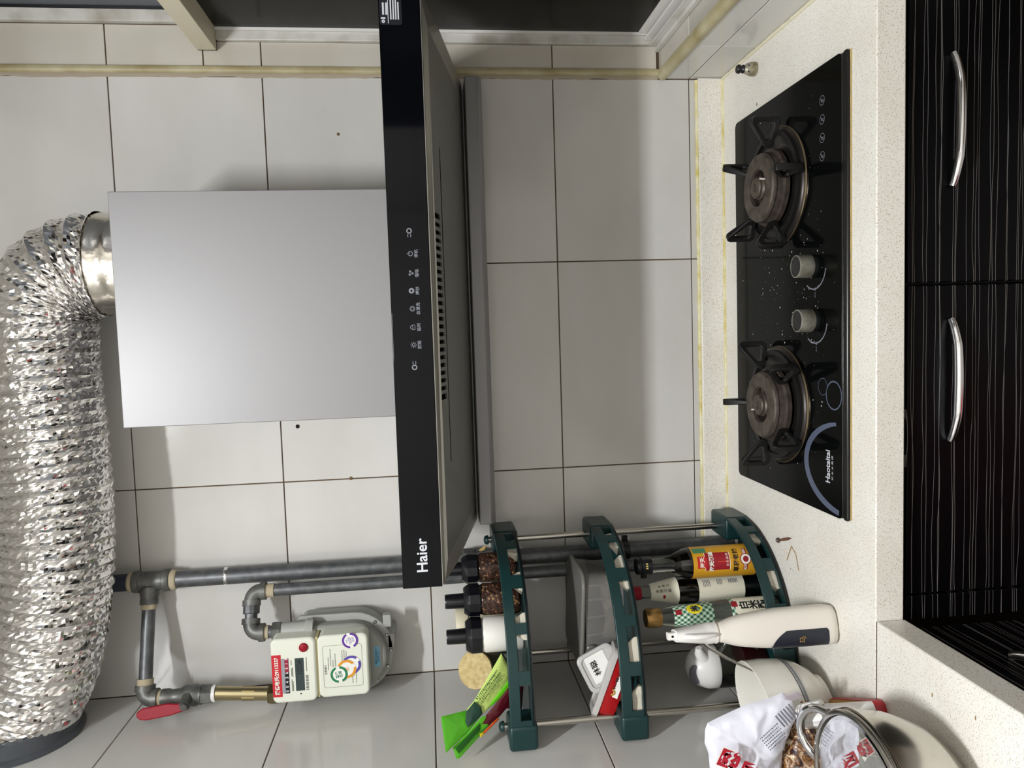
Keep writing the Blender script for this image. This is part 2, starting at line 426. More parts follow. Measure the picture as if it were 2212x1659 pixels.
# ceiling lamp (its light was set at the top)
lt = thing('ceiling_lamp', 'short white batten lamp on the ceiling', 'lamp', LAMP)
obj('housing', MB().box(LAMP.x - .17, LAMP.x + .17, LAMP.y - .07, LAMP.y + .07, LAMP.z - .02, ZT), T['white'], lt, bevel=.004)
em = mat('lamp_diffuser', C(255, 250, 240), .5); bsdf(em).inputs['Emission Color'].default_value = (1, .965, .9, 1); bsdf(em).inputs['Emission Strength'].default_value = 6
obj('diffuser', MB().box(LAMP.x - .155, LAMP.x + .155, LAMP.y - .055, LAMP.y + .055, LAMP.z - .030, LAMP.z - .0195), em, lt)

# ---------------------------------------------------------------- worktops
CF = -.5715; ZC = .82; ZF = .7745; XL = .2975
wt = thing('worktop', 'beige speckled stone worktop holding the gas hob', 'worktop', (.65, -.29, ZC))
obj('slab', MB().box(X0 + .0005, XR - .0005, CF, -.0005, ZF, ZC), T['counter'], wt, bevel=.002)
obj('upstand', MB().box(X0 + .0005, XR - .0005, -.012, -.0005, ZC, .8745), T['counter'], wt, bevel=.0025)
def bead(path, r, seed):
    rd = random.Random(seed); P = [Vector(path[0]).lerp(Vector(path[1]), i / 70) for i in range(71)]
    return MB().tube(P, [r * (.8 + .45 * rd.random()) for _ in P], 8)
obj('caulk_bead', bead(((X0 + .003, -.0135, ZC + .001), (XR - .004, -.0135, ZC + .001)), .0030, 1), T['caulk'], wt, smooth=60)
obj('caulk_bead', bead(((X0 + .003, -.004, .876), (XR - .004, -.004, .876)), .0042, 2), T['caulk'], wt, smooth=60)
obj('caulk_bead', bead(((XR - .003, -.012, ZC + .001), (XR - .003, CF + .01, ZC + .001)), .0032, 3), mat('pale_caulk', C(224, 218, 192), .5), wt, smooth=60)
# stains on the stone
st = MB(); P = [(.3058, -.2909), (.322, -.3000), (.3378, -.3093), (.327, -.326), (.300, -.336)]
for (a, b), (c_, d_) in zip(P, P[1:]):
    dx, dy = c_ - a, d_ - b; l = math.hypot(dx, dy); nx, ny = -dy / l * .0016, dx / l * .0016
    st.poly([(a + nx, b + ny, ZC + .0003), (c_ + nx, d_ + ny, ZC + .0003), (c_ - nx, d_ - ny, ZC + .0003), (a - nx, b - ny, ZC + .0003)])
obj('stain', st, mat('rust_stain', C(178, 150, 112), .6), wt)
def spot(x, y, r, col, z=ZC): 
    b = MB(); disc(b, Matrix.Translation((x, y, z + .0003)), r, 0, 10, ry=.45); return b
for x, y, r in ((1.180, -.1795, .0035), (.2935, -.305, .002)): obj('stain', spot(x, y, r, None), mat('food_spot', C(92, 66, 40), .7), wt)
wt2 = thing('worktop', 'beige speckled stone worktop along the left wall under the steel pot', 'worktop', (.15, -1.2, ZC))
obj('slab', MB().box(X0 + .0005, XL, -2.10, CF - .002, ZF, ZC), T['counter'], wt2, bevel=.002)
for x, y, r in ((.245, -.70, .003), (.255, -.78, .003)): obj('stain', spot(x, y, r, None), mat('old_spot', C(150, 124, 84), .7), wt2)
obj('seam', MB().box(X0 + .002, XL - .0015, CF - .002, CF, ZF + .002, ZC - .0008), T['seam'], wt2)

# ---------------------------------------------------------------- base cabinets
def bow_handle(x0, x1, y, z, parent, axis='x', drop=.0040, out=.012, r=.0078):
    P = []; n = 24
    for i in range(n + 1):
        t = i / n; s = math.sin(math.pi * t); a = x0 + (x1 - x0) * t
        o_ = .003 + out * min(1, s * 1.6) ** .7
        P.append((a, y - o_, z - drop * s) if axis == 'x' else (y + o_, a, z - drop * s))
    rad = [r * (.82 + .25 * math.sin(math.pi * i / n)) for i in range(n + 1)]
    return obj('handle', MB().tube(P, rad, 14, sq=(1, .8)), T['chrome'], parent, smooth=60)
DY = -.5515
def cabinet(label, x0, x1, hx0, hx1):
    c = thing('base_cabinet', label, 'cabinet', ((x0 + x1) / 2, -.28, .08))
    obj('carcass', MB().box(x0 + .001, x1 - .001, DY + .022, -.02, .08, ZF - .001), T['black'], c)
    obj('top_strip', MB().box(x0 + .002, x1 - .002, DY + .006, DY + .021, .760, ZF - .002), T['glassblack'], c, bevel=.002)
    d = obj('door', MB().box(x0 + .0022, x1 - .0022, DY, DY + .020, .10, .757), T['doorx'], c, bevel=.0018)
    bow_handle(hx0, hx1, DY, .6885, d)
    return c
cabinet('black lined base cabinet under the right hob burner', .8037, XR, 1.141, .950)
cabinet('black lined base cabinet under the left hob burner', .325, .8037, .7495, .5655)
cf = thing('corner_filler_panel', 'narrow black lined filler panel in the cabinet corner', 'panel', (.31, DY, .10))
obj('board', MB().box(.286, .3235, DY - .0005, DY + .018, .10, .757), T['doorx'], cf, bevel=.001)
lc = thing('base_cabinet', 'black lined side cabinet under the left worktop', 'cabinet', (.15, -1.1, .08))
obj('carcass', MB().box(X0 + .002, .262, -2.08, DY - .004, .08, ZF - .001), T['black'], lc)
for a, b in ((-.575, -1.03), (-1.034, -1.55), (-1.554, -2.08)):
    d = obj('door', MB().box(.263, .284, b, a, .10, .757), T['doory'], lc, bevel=.0018)
    bow_handle(a - .12, a - .31, .284, .700, d, 'y')
# ---------------------------------------------------------------- range hood
HX0, HX1, HXC = .3605, 1.2555, .808
HF = -.462; HB = -.055
def hz(y):                                     # the sloping underside
    K = ((-.470, 1.4715), (-.462, 1.4695), (-.35, 1.4425), (-.055, 1.3885))
    for (a, za), (b_, zb_) in zip(K, K[1:]):
        if y <= b_: return za + (zb_ - za) * (y - a) / (b_ - a)
    return K[-1][1]
hood = thing('range_hood', 'T-shaped grey range hood with black glass front over the hob', 'range hood', (HXC, -.25, 1.36))
yf = HF + .008; b = MB(); bm = b.bm
def V(x, y, z): return bm.verts.new((x, y, z))
ys = [yf, -.440, -.35, -.11, HB]
OPN = {-.440: 1.4605, -.11: 1.3965}
top = [V(HX0, yf, 1.529), V(HX1, yf, 1.529), V(HX1, HB, 1.529), V(HX0, HB, 1.529)]; bm.faces.new(top)
Lr = [V(HX0, y, hz(y)) for y in ys]; Rr = [V(HX1, y, hz(y)) for y in ys]
o0, o1, o2, o3 = V(.398, -.440, 1.4590), V(1.214, -.440, 1.4590), V(1.217, -.110, 1.3970), V(.398, -.110, 1.3970)
bm.faces.new((top[0], top[1], Rr[0], Lr[0])); bm.faces.new((top[3], top[0], *Lr)); bm.faces.new((top[1], top[2], *Rr[::-1])); bm.faces.new((top[2], top[3], Lr[-1], Rr[-1]))
bm.faces.new((Lr[0], Rr[0], Rr[1], o1, o0, Lr[1])); bm.faces.new((Lr[1], o0, o3, Lr[3], Lr[2])); bm.faces.new((Rr[1], Rr[2], Rr[3], o2, o1)); bm.faces.new((Lr[3], o3, o2, Rr[3], Rr[4], Lr[4]))
obj('body', b, T['hoodrim'], hood)
ix0, ix1, iyf, iyb = .534, 1.062, -.402, -.330
it = lambda y: 1.4445 - .29 * (y + .330)
b = MB(); bm = b.bm
op = [V(.398, -.440, 1.4590), V(1.214, -.440, 1.4590), V(1.217, -.110, 1.3970), V(.398, -.110, 1.3970)]
inn = [V(ix0, iyf, it(iyf)), V(ix1, iyf, it(iyf)), V(ix1, iyb, it(iyb)), V(ix0, iyb, it(iyb))]
for i in range(4): j = (i + 1) % 4; bm.faces.new((op[i], op[j], inn[j], inn[i]))
obj('funnel', b, T['hooddark'], hood)
MR = Matrix.Translation((0, iyf, it(iyf))) @ Matrix.Rotation(-math.atan(.29), 4, 'X'); gl_ = (iyb - iyf) * math.sqrt(1 + .29 ** 2)
b = MB(); b.box(ix0, ix1, 0, gl_, .009, .011, MR)
gr = obj('filter_panel', b, T['dark'], hood)
sx0, sx1, sy0, sy1 = .643, .950, .012, .060
b = MB(); b.box(ix0, ix1, 0, sy0, 0, .003, MR).box(ix0, ix1, sy1, gl_ - .0045, 0, .003, MR)
b.box(ix0, sx0, sy0, sy1, 0, .003, MR).box(sx1, ix1, sy0, sy1, 0, .003, MR)
obj('grille_frame', b, T['hooddark'], gr)
for i in range(23):
    x = sx0 + (i + 1) * (sx1 - sx0) / 24
    obj('slat', MB().box(x - .0030, x + .0030, sy0, sy1, -.0004, .003, MR), T['hooddark'], gr)
# black glass front
fg = obj('front_glass', MB().box(HX0 - .001, HX1 + .001, HF, HF + .008, 1.4695, 1.5305), T['glassblack'], hood, bevel=.0012)
obj('edge_strip', MB().box(HX0 - .001, HX1 + .001, HF + .0005, HF + .0035, 1.4684, 1.4694), T['hoodrim'], hood)
FM = frame((0, HF - .0004, 0), (1, 0, 0), (0, 0, 1))
letter('lettering', [('Haier', .0232, .4105, 1.4985, .0004, 1.04)], T['print'], fg, FM)
IX = [.9071, .874, .8449, .8185, .7914, .7634, .7367, .7036]; IZ = 1.4987
def ring(mb, x, z, r, w, a0=0, a1=2 * math.pi, n=20): disc(mb, FM @ Matrix.Translation((x, z, 0)), r, r - w, n, a0, a1)
for k, x in enumerate(IX):
    icons = MB()
    if k in (0, 7):
        s = 1 if k == 0 else -1
        ring(icons, x + .001 * s, IZ, .0042, .0018)
        for dz in (-.0021, .0021): rect(icons, FM, *sorted((x - .0085 * s, x - .0035 * s)), IZ + dz - .0005, IZ + dz + .0005)
    elif k == 1: ring(icons, x, IZ - .0004, .0038, .0010, math.radians(120), math.radians(420)); rect(icons, FM, x - .0005, x + .0005, IZ, IZ + .0048)
    elif k == 2:
        for a in (20, 140, 260): disc(icons, FM @ Matrix.Translation((x + .0026 * math.cos(math.radians(a)), IZ + .0026 * math.sin(math.radians(a)), 0)), .0017, .0005, 12)
    elif k == 3: ring(icons, x, IZ, .0042, .0026)
    elif k == 4: ring(icons, x, IZ - .0003, .0040, .0008); ring(icons, x, IZ - .0003, .0024, .0006)
    elif k == 5:
        for a in (0, 1): rect(icons, FM, x - .004, x + .004, IZ - .0034 + a * .0034, IZ - .0026 + a * .0034)
        ring(icons, x, IZ + .0008, .0034, .0008, 0, math.pi); rect(icons, FM, x - .004, x - .0032, IZ - .0034, IZ + .0008); rect(icons, FM, x + .0032, x + .004, IZ - .0034, IZ + .0008)
    else:
        ring(icons, x, IZ, .0026, .0009)
        for a in range(0, 360, 45): disc(icons, FM @ Matrix.Translation((x + .0042 * math.cos(math.radians(a)), IZ + .0042 * math.sin(math.radians(a)), 0)), .0007, 0, 6)
    obj('touch_icon', icons, T['printdim'], fg, recalc=False)['kind'] = 'stuff'
letter('lettering', [(t, .0062, x, 1.4893, .0001) for t, x in (('停机', IX[1]), ('强吸', IX[2]), ('爆炒', IX[3]), ('自清洗', IX[4]), ('延时', IX[5]), ('照明', IX[6]))], T['printdim'], fg, FM)
# energy and warning sticker at the right end
stk = obj('sticker', MB().prism([(x, HF - .0002, z) for x, z in rrect(1.2085, 1.2545, 1.4965, 1.5290, .003)], (0, -.0002, 0)), mat('dark_sticker', C(34, 35, 40), .3), fg)
FM2 = frame((0, HF - .0006, 0), (1, 0, 0), (0, 0, 1))
b = MB()
rect(b, FM2, 1.2105, 1.2545, 1.5160, 1.5170)
for z, x0_ in ((1.5235, 1.2225), (1.5188, 1.2225)): rect(b, FM2, x0_, 1.2400, z - .0014, z + .0014)
for i, z in enumerate((1.5125, 1.5088, 1.5052, 1.5016)): rect(b, FM2, 1.2160, 1.2530 - .012 * (i == 3), z - .0010, z + .0010)
rect(b, FM2, 1.2165, 1.2190, 1.5205, 1.5270); disc(b, FM2 @ Matrix.Translation((1.2132, 1.5237, 0)), .0024, .0008)
obj('print_lines', b, T['print'], stk, recalc=False)
# oil cup across the back edge
oc = obj('oil_tray', MB().prism([(HX0, -.105, 1.3855), (HX0, -.108, 1.3610), (HX0, -.095, 1.3520), (HX0, -.012, 1.3520), (HX0, -.012, 1.3855)], (HX1 - HX0, 0, 0)), T['hoodgrey'], hood, bevel=.002)
obj('back_plate', MB().box(HX0 + .01, HX1 - .01, HB, -.004, 1.386, 1.529), T['hoodgrey'], hood)
# chimney
b = MB(); b.box(.6085, 1.0075, -.270, -.006, 1.5305, 2.0005)
ch = obj('chimney', b, T['hoodgrey'], hood, bevel=.0012)
obj('chimney_seam', MB().box(.6085, 1.0075, -.2704, -.006, 1.5295, 1.5306), T['dark'], hood)

# ---------------------------------------------------------------- exhaust duct
def ductpath():
    P = []; import itertools
    cxx, y0, r = .9005, -.138, .112
    zc = 2.0705; L = []
    for i in range(3): L.append(Vector((cxx, y0, 2.002 + i * .0345)))
    for i in range(1, 19):
        t = math.pi / 2 * i / 18; L.append(Vector((cxx - r + r * math.cos(t), y0, zc + r * math.sin(t))))
    K = [(.70, -.138, 2.184), (.58, -.139, 2.179), (.46, -.144, 2.175), (.36, -.150, 2.178), (.26, -.153, 2.190), (.17, -.150, 2.212), (.10, -.143, 2.244), (.052, -.136, 2.278)]
    return L, [Vector(k) for k in K]
La, Kb = ductpath()
pts = La + Kb
# resample evenly with catmull-rom
def catmull(P, step):
    out = []; P = [P[0]] + P + [P[-1]]
    for i in range(1, len(P) - 2):
        a, b_, c_, d_ = P[i - 1], P[i], P[i + 1], P[i + 2]; n = max(2, int((c_ - b_).length / step * 4))
        for k in range(n):
            t = k / n
            out.append(.5 * ((2 * b_) + (c_ - a) * t + (2 * a - 5 * b_ + 4 * c_ - d_) * t * t + (3 * b_ - a - 3 * c_ + d_) * t ** 3))
    out.append(P[-2]); res = [out[0]]; acc = 0
    for a, b_ in zip(out, out[1:]):
        l = (b_ - a).length; s = step - acc
        while s <= l: res.append(a.lerp(b_, s / l)); s += step
        acc = (acc + l) % step
    return res
step = .0038; path = catmull(pts, step)
duct = thing('exhaust_duct', 'crinkled silver foil duct from hood chimney to left wall', 'duct', (.9, -.138, 2.0))
skip = int(.066 / step)
rd = random.Random(11); b = MB(); R = []; n = 92
ridge = [(.0962, .0004), (.0935, .0013), (.0912, .0020), (.0905, .0022), (.0912, .0020), (.0935, .0013)]
for i, p in enumerate(path[skip:]):
    q = path[skip:]; t = (q[min(i + 1, len(q) - 1)] - q[max(i - 1, 0)]).normalized()
    a = Vector((0, 1, 0)); a = (a - t * a.dot(t)).normalized(); c_ = t.cross(a)
    rb, jit = ridge[i % 6]
    if i > len(q) - 14: rb = .0885 + (rb - .0885) * .3
    R.append([p + (rb + rd.uniform(-jit, jit)) * (a * math.cos(2 * math.pi * (k + .3 * rd.random()) / n) + c_ * math.sin(2 * math.pi * (k + .3 * rd.random()) / n)) + t * rd.uniform(-1, 1) * (.0012 if i % 6 else .0002) for k in range(n)])
b.rings(R, False, False); obj('foil_sleeve', b, T['foil'], duct)
obj('tape_collar', MB().lathe([(.0905, 0), (.0915, .022), (.0925, .030), (.0915, .034), (.0915, .052), (.0935, .058), (.092, .068)], (.9005, -.138, 2.002), n=48, cap0=False, cap1=False), T['tape'], duct, smooth=50)
obj('neck', MB().lathe([(.086, 0), (.087, .02)], (.9005, -.138, 2.0008), n=48, cap0=False), mat('grey_neck', C(150, 152, 160), .25, .8), duct, smooth=50)
fl = thing('wall_flange', 'dark grey round wall flange at the duct end', 'flange', (X0, -.135, 2.289))
obj('ring', MB().lathe([(.121, 0), (.121, .006), (.113, .010), (.110, .034), (.1005, .038), (.099, .0385)], (X0 + .0005, -.135, 2.289), (1, 0, 0), 56, cap0=True, cap1=False), mat('flange_grey', C(78, 82, 88), .3), fl, smooth=40)
obj('sealant_ring', MB().lathe([(.099, .037), (.101, .042), (.096, .045), (.092, .043)], (X0, -.135, 2.289), (1, .02, -.35), 48, False, False), T['sealant'], fl, smooth=60)

# ---------------------------------------------------------------- gas pipes
PX, PY = .2675, -.0365
rp = thing('gas_riser_pipe', 'thick grey gas riser pipe with tee running down the back wall', 'pipe', (PX, PY, ZC))
obj('pipe', MB().cyl((PX, PY, ZC), (PX, PY, 2.02), .0172), T['galv'], rp, smooth=40)
obj('upper_pipe', MB().cyl((PX, PY, 2.09), (PX, PY, ZT), .0172), T['oldpipe'], rp, smooth=40)
tee = MB().lathe([(.0215, 0), (.0225, .002), (.0225, .012), (.0195, .014), (.0195, .058), (.0225, .060), (.0225, .070), (.0215, .072)], (PX, PY, 2.019))
tee.lathe([(.019, .0), (.0185, .012), (.0165, .022), (.0175, .024), (.0175, .034)], (PX - .012, PY - .003, 2.060), (-1, -.31, .0))
obj('tee', tee, T['cast'], rp, smooth=40)
obj('sealant_ring', MB().lathe([(.0185, 0), (.0205, .003), (.0205, .011), (.0182, .014)], (PX, PY, 2.006)), T['sealant'], rp, smooth=60)
obj('sealant_ring', MB().lathe([(.0185, 0), (.0202, .002), (.0202, .007), (.0182, .010)], (PX, PY, 2.091)), T['sealant'], rp, smooth=60)
obj('pipe_band', MB().lathe([(.0176, 0), (.0182, .001), (.0182, .006), (.0176, .007)], (PX, PY, 1.905)), T['chrome'], rp, smooth=40)
obj('union', MB().lathe([(.0225, 0), (.0225, .020), (.026, .022), (.026, .044), (.0225, .046), (.0225, .060)], (PX, PY, 1.375), n=8), T['cast'], rp, smooth=25)
obj('tape_tail', pillow([(.293, -.056, 1.388), (.300, -.062, 1.382), (.3065, -.066, 1.3725), (.3045, -.066, 1.3705), (.296, -.064, 1.375), (.291, -.058, 1.382)], .002)[0], mat('yellow_tape', C(176, 150, 92), .5), rp)
cl = MB().lathe([(.0205, 0), (.0205, .012)], (PX, PY, 1.058)); cl.box(PX + .006, PX + .030, PY + .004, PY + .012, 1.058, 1.070)
obj('pipe_clamp', cl, T['black'], rp, smooth=40)
# branch to the meter
br = thing('gas_branch_pipe', 'grey horizontal gas branch pipe from the riser tee to the elbow', 'pipe', (.15, -.085, 2.06))
bd = Vector((-1, -.31, 0)).normalized(); B0 = Vector((PX, PY, 2.060)) + bd * .044; B1 = B0 + bd * .158
obj('pipe', MB().cyl(B0, B1, .0128), T['galv'], br, smooth=40)
obj('sealant_ring', MB().cyl(B0 - bd * .002, B0 + bd * .012, .0148), T['sealant'], br, smooth=60)
obj('sealant_ring', MB().cyl(B1 - bd * .014, B1, .0150), T['sealant'], br, smooth=60)
def elbow(mb, p, d0, d1, r, R, lip=1.2):
    """quarter bend entering along d0 and leaving along d1, with collars"""
    p, d0, d1 = Vector(p), Vector(d0).normalized(), Vector(d1).normalized(); P = []
    c = p + d1 * R
    for i in range(9):
        t = math.pi / 2 * i / 8; P.append(c - d1 * R * math.cos(t) + d0 * R * math.sin(t))
    mb.tube(P, r, 20); e = P[-1]
    mb.cyl(p - d0 * .010, p + d0 * .001, r * lip, n=20); mb.cyl(e - d1 * .001, e + d1 * .010, r * lip, n=20)
    return e + d1 * .010
mb = MB(); E1 = elbow(mb, B1 + bd * .008, bd, (0, 0, -1), .0160, .016)
obj('elbow', mb, T['cast'], br, smooth=40)
MXI, MXO, MY = .0385, .1675, -.100       # meter inlet and outlet
E1 = Vector((E1.x, E1.y, E1.z))
gv = thing('gas_valve', 'grey gas shut-off valve with red lever above the meter', 'valve', E1)
vz = E1.z
obj('sealant_ring', MB().cyl(E1, E1 - Vector((0, 0, .008)), .0148), T['sealant'], gv, smooth=60)
vb = MB().lathe([(.0165, 0), (.0165, -.014), (.0145, -.018), (.0150, -.036), (.0205, -.044), (.0215, -.066), (.0185, -.072), (.0190, -.076)], E1 - Vector((0, 0, .007)), n=24)
vb.cyl((E1.x + .004, E1.y - .014, vz - .060), (E1.x - .004, E1.y - .036, vz - .060), .0105)
obj('body', vb, T['cast'], gv, smooth=40)
obj('hex_end', MB().lathe([(.0195, 0), (.0195, .020)], (E1.x, E1.y, vz - .103), n=6), T['cast'], gv)
obj('white_gasket', MB().cyl((E1.x, E1.y, vz - .110), (E1.x, E1.y, vz - .103), .0165), T['white'], gv)
lv = MB(); M0 = frame((E1.x - .004, E1.y - .034, vz - .058), (-.10, -.02, 1), (1, .3, .1))
lv.prism([M0 @ Vector((x, y, -.003)) for x, y in ((-.006, -.009), (.012, -.011), (.022, -.013), (.07, -.014), (.082, -.011), (.088, -.004), (.086, .004), (.076, .009), (.03, .010), (.012, .006), (-.006, .007))], M0.to_3x3() @ Vector((0, 0, .006)))
obj('lever', lv, T['red'], gv, bevel=.002)
obj('lever_nut', MB().lathe([(.0075, 0), (.0075, .007)], (E1.x - .003, E1.y - .036, vz - .060), (-.1, -1, 0), 6), T['cast'], gv)
b = MB(); rect(b, M0 @ Matrix.Translation((0, 0, .0036)), .030, .046, -.005, .001); rect(b, M0 @ Matrix.Translation((0, 0, .0036)), .050, .074, -.005, .000)
obj('print_mark', b, mat('pale_print', C(206, 150, 156), .5), gv, recalc=False)
# brass connector
BXc, BYc = E1.x, E1.y
bt = thing('brass_connector', 'brass tube connecting valve and gas meter inlet', 'pipe', (BXc, BYc, 1.80))
P0 = Vector((BXc, BYc, vz - .110)); P1 = Vector((MXI, MY, 1.803)); dd = (P1 - P0)
obj('tube', MB().cyl(P0, P1, .0135), T['brass'], bt, smooth=40)
obj('flat_collar', MB().lathe([(.0145, 0), (.0145, .024)], P0 + dd * .42, dd, 6), mat('dull_brass', C(150, 132, 92), .35, 1), bt)
obj('hex_nut', MB().lathe([(.0195, 0), (.0205, .004), (.0205, .022), (.0190, .026)], P1 - Vector((0, 0, .006)), (0, 0, 1), 6), mat('dark_brass', C(110, 100, 74), .4, 1), bt)
# outlet pipe
ot = thing('gas_outlet_pipe', 'thin grey gas pipe with double elbow leaving the meter', 'pipe', (.24, -.07, ZC))
OX, OY = .2415, -.068
mb = MB(); q1 = Vector((MXO, MY, 1.828)); side = Vector((OX - MXO, OY - MY, 0)).normalized()
e1 = elbow(mb, q1 + Vector((0, 0, .006)), (0, 0, 1), side, .0150, .018)
q2 = Vector((OX, OY, 0)); gap = (Vector((OX, OY, e1.z)) - e1).length
s2 = Vector((OX, OY, e1.z)) - side * .018
elbow(mb, s2, side, (0, 0, -1), .0150, .018)
obj('elbow_pair', mb, T['cast'], ot, smooth=40)
obj('hex_nipple', MB().lathe([(.0125, 0), (.0125, gap * .2), (.0165, gap * .22), (.0165, gap * .52), (.0125, gap * .54), (.0125, gap * .8)], e1 - side * .002, side, 12), T['galv'], ot, smooth=30)
obj('pipe', MB().cyl((OX, OY, ZC), (OX, OY, e1.z - .026), .0122), T['galv'], ot, smooth=40)
obj('sealant_ring', MB().cyl((OX, OY, e1.z - .044), (OX, OY, e1.z - .028), .0138), T['sealant'], ot, smooth=60)
obj('sealant_ring', MB().cyl((MXO, MY, 1.816), (MXO, MY, 1.826), .0135), T['sealant'], ot, smooth=60)
obj('nipple', MB().cyl((MXO, MY, 1.795), (MXO, MY, 1.826), .0120), T['galv'], ot, smooth=40)
obj('hex_nut', MB().lathe([(.0180, 0), (.0195, .003), (.0195, .016), (.0180, .019)], (MXO, MY, 1.790), (0, 0, 1), 6), T['cast'], ot)
cl = MB().lathe([(.0150, 0), (.0150, .012)], (OX, OY, 1.030)); cl.box(OX - .026, OX - .004, OY - .010, OY - .004, 1.030, 1.042); cl.cyl((OX - .021, OY - .014, 1.036), (OX - .021, OY + .004, 1.036), .004)
obj('pipe_clamp', cl, T['black'], ot, smooth=40)

# ---------------------------------------------------------------- gas meter
mt = thing('gas_meter', 'white gas meter with red hotline label and round stickers', 'gas meter', (.10, -.10, 1.577))
def outline(x0, x1, z0, z1, zr, n=16):
    """flat top with chamfers, rounded bottom"""
    cx_ = (x0 + x1) / 2; hw = (x1 - x0) / 2; out = [(x1, z1 - .01), (x1 - .01, z1), (x0 + .01, z1), (x0, z1 - .01), (x0, zr)]
    for i in range(1, n): a = math.pi + math.pi * i / n; out.append((cx_ + hw * math.cos(a), zr + (zr - z0) * math.sin(a)))
    return out + [(x1, zr)]
prof = outline(.024, .180, 1.578, 1.762, 1.650)
obj('back_shell', MB().prism([(x, -.020, z) for x, z in prof], (0, -.048, 0)), T['metergrey'], mt, bevel=.006)
prof2 = outline(.018, .186, 1.572, 1.768, 1.650)
rim = obj('clamp_rim', MB().prism([(x, -.068, z) for x, z in prof2], (0, -.010, 0)), T['metergrey'], mt, bevel=.002)
obj('front_shell', MB().prism([(x, -.078, z) for x, z in outline(.030, .174, 1.584, 1.760, 1.655)], (0, -.030, 0)), mat('meter_shell', C(150, 152, 146), .4), mt, bevel=.012)
for a in (-1.35, -.95, -.45, .0, .45, .95):
    x = .102 + .076 * math.sin(a); z = 1.650 - .072 * math.cos(a)
    obj('screw', MB().lathe([(.0036, 0), (.0036, .002), (.0022, .0034)], (x, -.078, z), (0, -1, 0), 12), T['steel'], rim, smooth=40)
obj('inlet_stub', MB().lathe([(.019, 0), (.017, .004), (.017, .05)], (MXI, MY, 1.752)), T['metergrey'], mt, smooth=40)
obj('outlet_stub', MB().lathe([(.020, 0), (.021, .012), (.017, .016), (.0165, .062)], (MXO, MY, 1.728)), T['metergrey'], mt, smooth=40)
obj('bracket', MB().box(.105, .135, -.078, -.004, 1.570, 1.584).box(.150, .176, -.078, -.060, 1.575, 1.592), T['metergrey'], mt, bevel=.002)
fx0, fx1, fy = .0440, .1690, -.150
def slab(name, x0, x1, z0, z1, y0, y1, r, m, parent, bv=.004): return obj(name, MB().prism([(x, y0, z) for x, z in rrect(x0, x1, z0, z1, r)], (0, y1 - y0, 0)), m, parent, bevel=bv)
lo_ = slab('lower_cover', fx0, fx1, 1.6180, 1.7160, -.106, fy + .003, .012, T['cream'], mt)
up_ = slab('upper_cover', fx0 - .0015, fx1 + .0015, 1.7190, 1.8040, -.106, fy - .002, .011, T['cream'], mt)
slab('shadow_gap', fx0 + .002, fx1 - .002, 1.7150, 1.7200, -.106, fy + .006, .001, mat('aged_cream', C(206, 196, 150), .6), mt, 0)
MF = frame((0, fy - .0024, 0), (1, 0, 0), (0, 0, 1)); ML = frame((0, fy + .0026, 0), (1, 0, 0), (0, 0, 1))
MF2 = frame((0, fy - .0030, 0), (1, 0, 0), (0, 0, 1))
b = MB(); rect(b, MF, .0560, .1400, 1.7850, 1.8030); lab = obj('hotline_label', b, mat('red_label', C(196, 34, 48), .45), up_, recalc=False)
letter('lettering', [('报修电话:29113337', .0098, .0980, 1.7935, .0003, .92)], T['whiteink'], up_, MF2)
b = MB(); rect(b, MF, .0620, .1320, 1.7705, 1.7845); obj('counter_window', b, mat('window_grey', C(150, 156, 162), .3), up_, recalc=False)
b = MB(); rect(b, MF2, .0625, .1050, 1.7712, 1.7785); obj('digit_strip', b, mat('digit_black', C(24, 28, 40), .3), up_, recalc=False)
b = MB(); rect(b, MF2, .1050, .1318, 1.7712, 1.7785); obj('digit_strip', b, mat('digit_red', C(150, 40, 66), .3), up_, recalc=False)
MF3 = frame((0, fy - .0034, 0), (1, 0, 0), (0, 0, 1))
letter('lettering', [(c_, .0076, .0668 + i * .0092, 1.7748, .0001) for i, c_ in enumerate('00456518')], T['whiteink'], up_, MF3)
b = MB(); rect(b, MF, .0655, .1310, 1.7420, 1.7590); obj('display', b, mat('lcd', C(62, 72, 72), .3, 0, .3), up_, recalc=False)
letter('lettering', [('10204', .0150, .1120, 1.7500, .0001, .8)], mat('lcd_ink', C(38, 46, 48), .4), up_, MF2)
b = MB()
for i in range(9): rect(b, MF2, .066 + i * .0035, .068 + i * .0035 + .0008 * (i % 2), 1.7345, 1.7395)
for z, x0_, x1_ in ((1.7660, .066, .090), (1.7640, .066, .086), (1.7660, .096, .112), (1.7640, .094, .114), (1.7660, .118, .128), (1.7372, .104, .132)): rect(b, MF2, x0_, x1_, z - .0005, z + .0005)
obj('fine_print', b, T['inkgrey'], up_, recalc=False)
obj('button', MB().lathe([(.0086, 0), (.0086, .003), (.0070, .0045), (.0030, .0052)], (.1520, fy - .0018, 1.7410), (0, -1, 0), 28), T['red'], up_, smooth=50)
obj('indicator', MB().lathe([(.0016, 0), (.0016, .0006)], (.0595, fy - .0018, 1.7500), (0, -1, 0), 12), T['ink'], up_)
